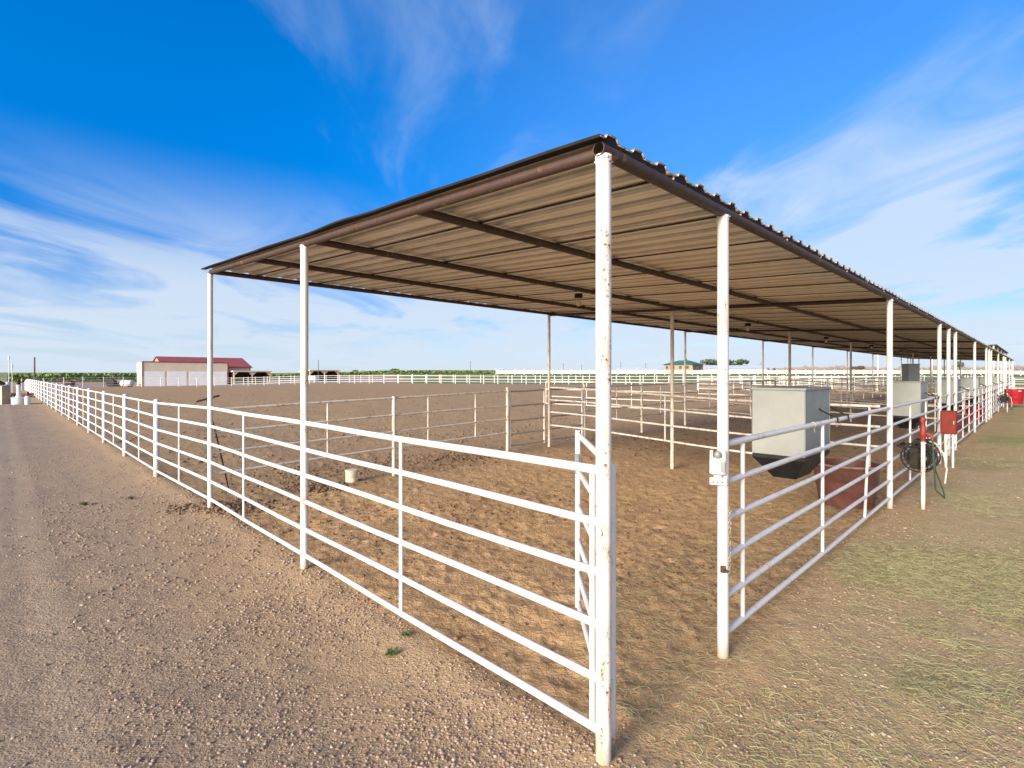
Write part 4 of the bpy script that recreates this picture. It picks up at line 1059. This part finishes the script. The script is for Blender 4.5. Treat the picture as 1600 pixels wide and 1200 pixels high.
# ---------------------------------------------------------------- corn, trees
def corn_strip(name, label, px0, px1, d0, d1, h, n, leafw):
    px = px0 + (px1 - px0) * rng.random(n); d = d0 + (d1 - d0) * rng.random(n) ** 1.6
    x = (px - 800) * d / F; y = d; z0 = G(x, y)
    v = []; k = 3
    hh = h * (.85 + .22 * rng.random(n))
    for j in range(k):
        a = rng.random(n) * 6.283; zc = hh * (.25 + .75 * (j + rng.random(n)) / k); w = leafw * (.7 + .6 * rng.random(n)); u = .45 * h * (.5 + .5 * rng.random(n)) * .5
        dx, dy = np.cos(a), np.sin(a)
        v.append(np.stack([np.stack([x - dx * w, y - dy * w, z0 + zc - u], 1), np.stack([x + dx * w, y + dy * w, z0 + zc - u * .6], 1), np.stack([x + dx * w * .7, y + dy * w * .7, z0 + zc + u * .4], 1), np.stack([x - dx * w * .4, y - dy * w * .4, z0 + zc + u], 1)], 1))
    v = np.concatenate(v).reshape(-1, 3); f = np.arange(len(v)).reshape(-1, 4)
    o = mesh_np(name, v, f, 'corn'); tag(o, label, 'corn', kind='stuff')
corn_strip('corn_field', 'green standing corn field along the left horizon behind the yard', 14, 420, 150, 178, 2.15, 15000, .45)
corn_strip('corn_field', 'thin green corn strip on the horizon right of the barn', 415, 800, 235, 290, 1.5, 9000, .7)
def tree(px, d, ytop, wpx, label, mat='leaf', n=420, trunk=True, name='tree', shape=1.0, lean=0, gap=.25, group='trees along the far horizon', ybot=None):
    x, y = pd(px, d); z0 = g(x, y); H = 2 + (HZ - ytop) * d / F - z0; Wd = wpx * d / F
    o = thing(name, label, 'tree', (x, y, z0), group)
    b = MB(); th = H * .45
    b.tube((x, y, z0 - .3), (x, y, z0 + th), .03 * H, 7, .018 * H)
    for k in range(5):
        a = k * 1.3 + px; b.tube((x, y, z0 + th * (.6 + .08 * k)), (x + Wd * .3 * math.cos(a), y + Wd * .3 * math.sin(a), z0 + H * (.6 + .06 * k)), .012 * H, 5, .004 * H)
    b.build('trunk', 'bark', o)
    nc = 9; cl = []
    for k in range(nc):
        a = random.uniform(0, 6.28); r = random.uniform(.1, .36) * Wd; zc = random.uniform(.2 if n > 500 else .32, .84)
        if name == 'conifer_tree': r = (1 - zc) * .3 * Wd
        cl.append((x + r * math.cos(a), y + r * math.sin(a), z0 + H * zc, random.uniform(.2, .32) * Wd, random.uniform(.13, .2) * H))
    v = []
    for i in range(n):
        cx, cy, cz, rx, rz = cl[i % nc]
        q = Vector((random.gauss(0, 1), random.gauss(0, 1), random.gauss(0, 1))).normalized() * random.uniform(.45, 1.0)
        p = Vector((cx + q.x * rx, cy + q.y * rx, min(cz + q.z * rz, z0 + H))); e = Wd * .06 * random.uniform(.6, 1.4)
        u_ = Vector((random.gauss(0, 1), random.gauss(0, 1), random.gauss(0, 1))).normalized(); w_ = u_.orthogonal().normalized()
        v += [p - u_ * e, p - w_ * e * .7, p + u_ * e, p + w_ * e * .7]
    b = MB(); b.v = [tuple(p) for p in v]; b.f = [(4 * i, 4 * i + 1, 4 * i + 2, 4 * i + 3) for i in range(n)]; b.m = [0] * n
    b.build('crown', mat, o, False)
T = [(556, 330, 577.5, 12, 'small dark tree on the horizon, first of a pair left of centre', 'leaf_far'), (566, 335, 578, 11, 'small dark tree on the horizon, second of a pair left of centre', 'leaf_far'),
     (617, 330, 575, 20, 'bushy green tree on the horizon, the biggest left of the back post', 'leaf_far'), (632, 340, 578.5, 13, 'low tree touching the right side of the biggest horizon tree', 'leaf_far'),
     (651, 420, 581, 8, 'tiny tree on the horizon right of the biggest one', 'leaf_far'), (704, 430, 580.5, 8, 'tiny lone tree on the horizon left of the horizon pole', 'leaf_far'),
     (752, 430, 579, 9, 'small grey tree on the horizon right of the horizon pole', 'leaf_far'), (787, 380, 577, 8, 'small dark round tree beside the tiny grey farm building', 'leaf_far'),
     (822, 420, 579.5, 12, 'small low tree on the horizon, left of the back post', 'leaf_far'), (836, 420, 578.5, 11, 'small low tree on the horizon, touching the back post', 'leaf_far'),
     (901, 430, 580, 10, 'tiny tree on the horizon between two thin poles', 'leaf_far'), (985, 440, 578, 14, 'low dark tree behind the low white shed', 'leaf_far'), (1000, 440, 578, 14, 'low dark tree right of the low white shed', 'leaf_far'),
     (1033, 260, 576.5, 9, 'small tree against the left wall of the tan house', 'leaf_far'),
     (1113, 262, 559.5, 34, 'broad dark green tree behind the steel building, left one', 'leaf'), (1131, 262, 561, 34, 'broad dark green tree behind the steel building, half hidden by the gate post', 'leaf'), (1152, 262, 561, 36, 'broad dark green tree behind the steel building, right one', 'leaf'),
     (1499, 200, 563, 14, 'round green tree seen between far shelter posts', 'leaf')]
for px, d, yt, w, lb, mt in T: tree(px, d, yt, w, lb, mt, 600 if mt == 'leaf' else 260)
tree(1187, 262, 563, 17, 'bare greyish tree standing right of the green trees', 'leaf_bare', 200)
tree(1103, 250, 566, 10, 'bare pale tree between tan house and green trees', 'leaf_bare', 110)
for px, yt, lb in ((1200, 573, 'small blue-grey conifer right of the steel building, left one'), (1210, 574, 'small blue-grey conifer right of the steel building, right one')): tree(px, 232, yt, 9, lb, 'leaf_blue', 240, name='conifer_tree')
# far off leafless windbreak and a low tan ridge
n = 5200; px = 1225 + 400 * rng.random(n); d = 520 + 60 * rng.random(n); x = (px - 800) * d / F; z0 = G(x, d); hgt = 6.5 * rng.random(n) * (.6 + .5 * vnoise(px * .12, px * 0, 5))
a = rng.random(n) * 6.283; w = .5 + .5 * rng.random(n)
v = np.stack([np.stack([x - w * .5, d, z0 + hgt - .3], 1), np.stack([x + w * .2, d, z0 + hgt - .9], 1), np.stack([x + w * .5, d + .3, z0 + hgt + .8], 1), np.stack([x - w * .1, d + .3, z0 + hgt + 1.4], 1)], 1).reshape(-1, 3)
tag(mesh_np('windbreak', v, np.arange(len(v)).reshape(-1, 4), 'leaf_bare'), 'far-off grey leafless windbreak along the right horizon', 'trees', kind='stuff')
b = MB(); pr = []
for k, px in enumerate((1205, 1240, 1290, 1340, 1420, 1500, 1580, 1680)):
    x, y = pd(px, 700); z0 = g(x, y); h = (0, 7, 8.5, 8, 6, 6, 7.5, 7)[k]
    pr.append([(x, y, z0 - 2), (x, y + 30, z0 + h), (x, y + 120, z0 + h - 1)])
vs = sum(pr, []); fs = []
for k in range(len(pr) - 1): fs += [(k * 3, k * 3 + 3, k * 3 + 4, k * 3 + 1), (k * 3 + 1, k * 3 + 4, k * 3 + 5, k * 3 + 2)]
M['ridge'] = plain_mat('dry_field', (.42, .30, .20), .9, 0, .08, .02, 0)
tag(b.add(vs, fs).build('hill', 'ridge', None, False), kind='structure')

# ---------------------------------------------------------------- light, sky, camera
SUN = Vector((-.65, -.76, .0)).normalized(); EL = R(15.5)
sdir = Vector((SUN.x * math.cos(EL), SUN.y * math.cos(EL), math.sin(EL)))
sun = bpy.data.lights.new('sun', 'SUN'); sun.energy = 2.9; sun.angle = R(22); sun.color = (1, .87, .70)
so = bpy.data.objects.new('sun', sun); COL.objects.link(so); so.rotation_euler = (-sdir).to_track_quat('-Z', 'Y').to_euler()
W = bpy.data.worlds.new('World'); SC.world = W; W.use_nodes = True; nt = W.node_tree
bgn = nt.nodes['Background']
sky = nt.nodes.new('ShaderNodeTexSky'); sky.sky_type = 'NISHITA'; sky.sun_disc = False; sky.sun_elevation = EL; sky.sun_rotation = math.atan2(SUN.x, SUN.y)
sky.air_density = 1.0; sky.dust_density = .6; sky.ozone_density = 3.0; sky.altitude = 1400
tc = nt.nodes.new('ShaderNodeTexCoord'); dirv = tc.outputs['Generated']
sepn = nt.nodes.new('ShaderNodeSeparateXYZ'); link(nt, dirv, sepn.inputs[0])
dz = sepn.outputs[2]
hs = nt.nodes.new('ShaderNodeHueSaturation'); hs.inputs['Saturation'].default_value = 1.42; hs.inputs['Hue'].default_value = .510; hs.inputs['Value'].default_value = 1.0; link(nt, sky.outputs[0], hs.inputs['Color'])
skyc = mixc(nt, 1.0, hs.outputs[0], mixc(nt, sstep(nt, sepn.outputs[2], .02, .55), (.50, .47, .56), (1, .98, .95)), 'MULTIPLY')
# cirrus on a flat layer overhead: direction projected on a plane
zc = mth(nt, 'ADD', mth(nt, 'MAXIMUM', dz, 0.0), .10)
cmb = nt.nodes.new('ShaderNodeCombineXYZ'); link(nt, mth(nt, 'DIVIDE', sepn.outputs[0], zc), cmb.inputs[0]); link(nt, mth(nt, 'DIVIDE', sepn.outputs[1], zc), cmb.inputs[1])
pl = cmb.outputs[0]
big = noise(nt, mapping(nt, pl, (.5, .5, 1), (2.9, 6.3, 0)), 1.0, 4, .5)
m1 = mapping(nt, pl, (1.5, .5, 1), (8.1, 2.2, 0), (0, 0, R(-9)))
wisp = noise(nt, m1, 1.1, 6, .56, .9)
m2 = mapping(nt, pl, (.9, .55, 1), (5, 2, 0), (0, 0, R(14)))
wisp2 = noise(nt, m2, 1.3, 5, .55, .8)
low = mth(nt, 'SUBTRACT', 1.0, sstep(nt, dz, .10, .36))
right = mth(nt, 'ADD', sstep(nt, sepn.outputs[0], .1, .6), -.15)
thr = mth(nt, 'SUBTRACT', mth(nt, 'ADD', wisp, mth(nt, 'MULTIPLY', right, .16)), .0)
band = mth(nt, 'ADD', mth(nt, 'MULTIPLY', sstep(nt, big, .36, .60), .8), .2)
amt = mth(nt, 'ADD', mth(nt, 'MULTIPLY', sstep(nt, thr, .53, .88), band), mth(nt, 'MULTIPLY', mth(nt, 'MULTIPLY', sstep(nt, wisp2, .34, .58), low), 1.25))
amt = mth(nt, 'ADD', amt, mth(nt, 'MULTIPLY', sstep(nt, sepn.outputs[0], -.35, .35), .20))      # thin veil over the right half of the sky
haze = mth(nt, 'MULTIPLY', mth(nt, 'SUBTRACT', 1.0, sstep(nt, dz, -.06, .23)), .97)
dv = nt.nodes.new('ShaderNodeVectorMath'); dv.operation = 'DOT_PRODUCT'; link(nt, dirv, dv.inputs[0]); dv.inputs[1].default_value = sdir
glow = mth(nt, 'POWER', mth(nt, 'MAXIMUM', dv.outputs['Value'], 0.0), 4.0)      # unseen warm glow added round the sun to fill light on the ground
hz = mixc(nt, haze, skyc, (2.0, 2.38, 2.85))
cov = mth(nt, 'MINIMUM', mth(nt, 'MULTIPLY', amt, mth(nt, 'SUBTRACT', .74, mth(nt, 'MULTIPLY', sstep(nt, dz, .25, .55), .28))), .85)
cl = mixc(nt, cov, hz, mixc(nt, glow, (2.15, 2.5, 2.92), (20, 16.2, 12.2)))
cl = mixc(nt, mth(nt, 'MULTIPLY', glow, .5), cl, (20, 16.2, 12.2))
link(nt, cl, bgn.inputs['Color']); bgn.inputs['Strength'].default_value = .125

cam = bpy.data.cameras.new('camera'); co = bpy.data.objects.new('camera', cam); COL.objects.link(co)
co.location = (0, 0, EYE); co.rotation_euler = (R(90), 0, 0); cam.sensor_width = 36; cam.lens = 36 * F / 1600; cam.shift_y = -(600 - HZ) / 1600; cam.clip_end = 9000; cam.clip_start = .05
SC.camera = co
SC.view_settings.view_transform = 'Standard'; SC.view_settings.look = 'None'; SC.view_settings.exposure = 1.36; SC.view_settings.gamma = 1
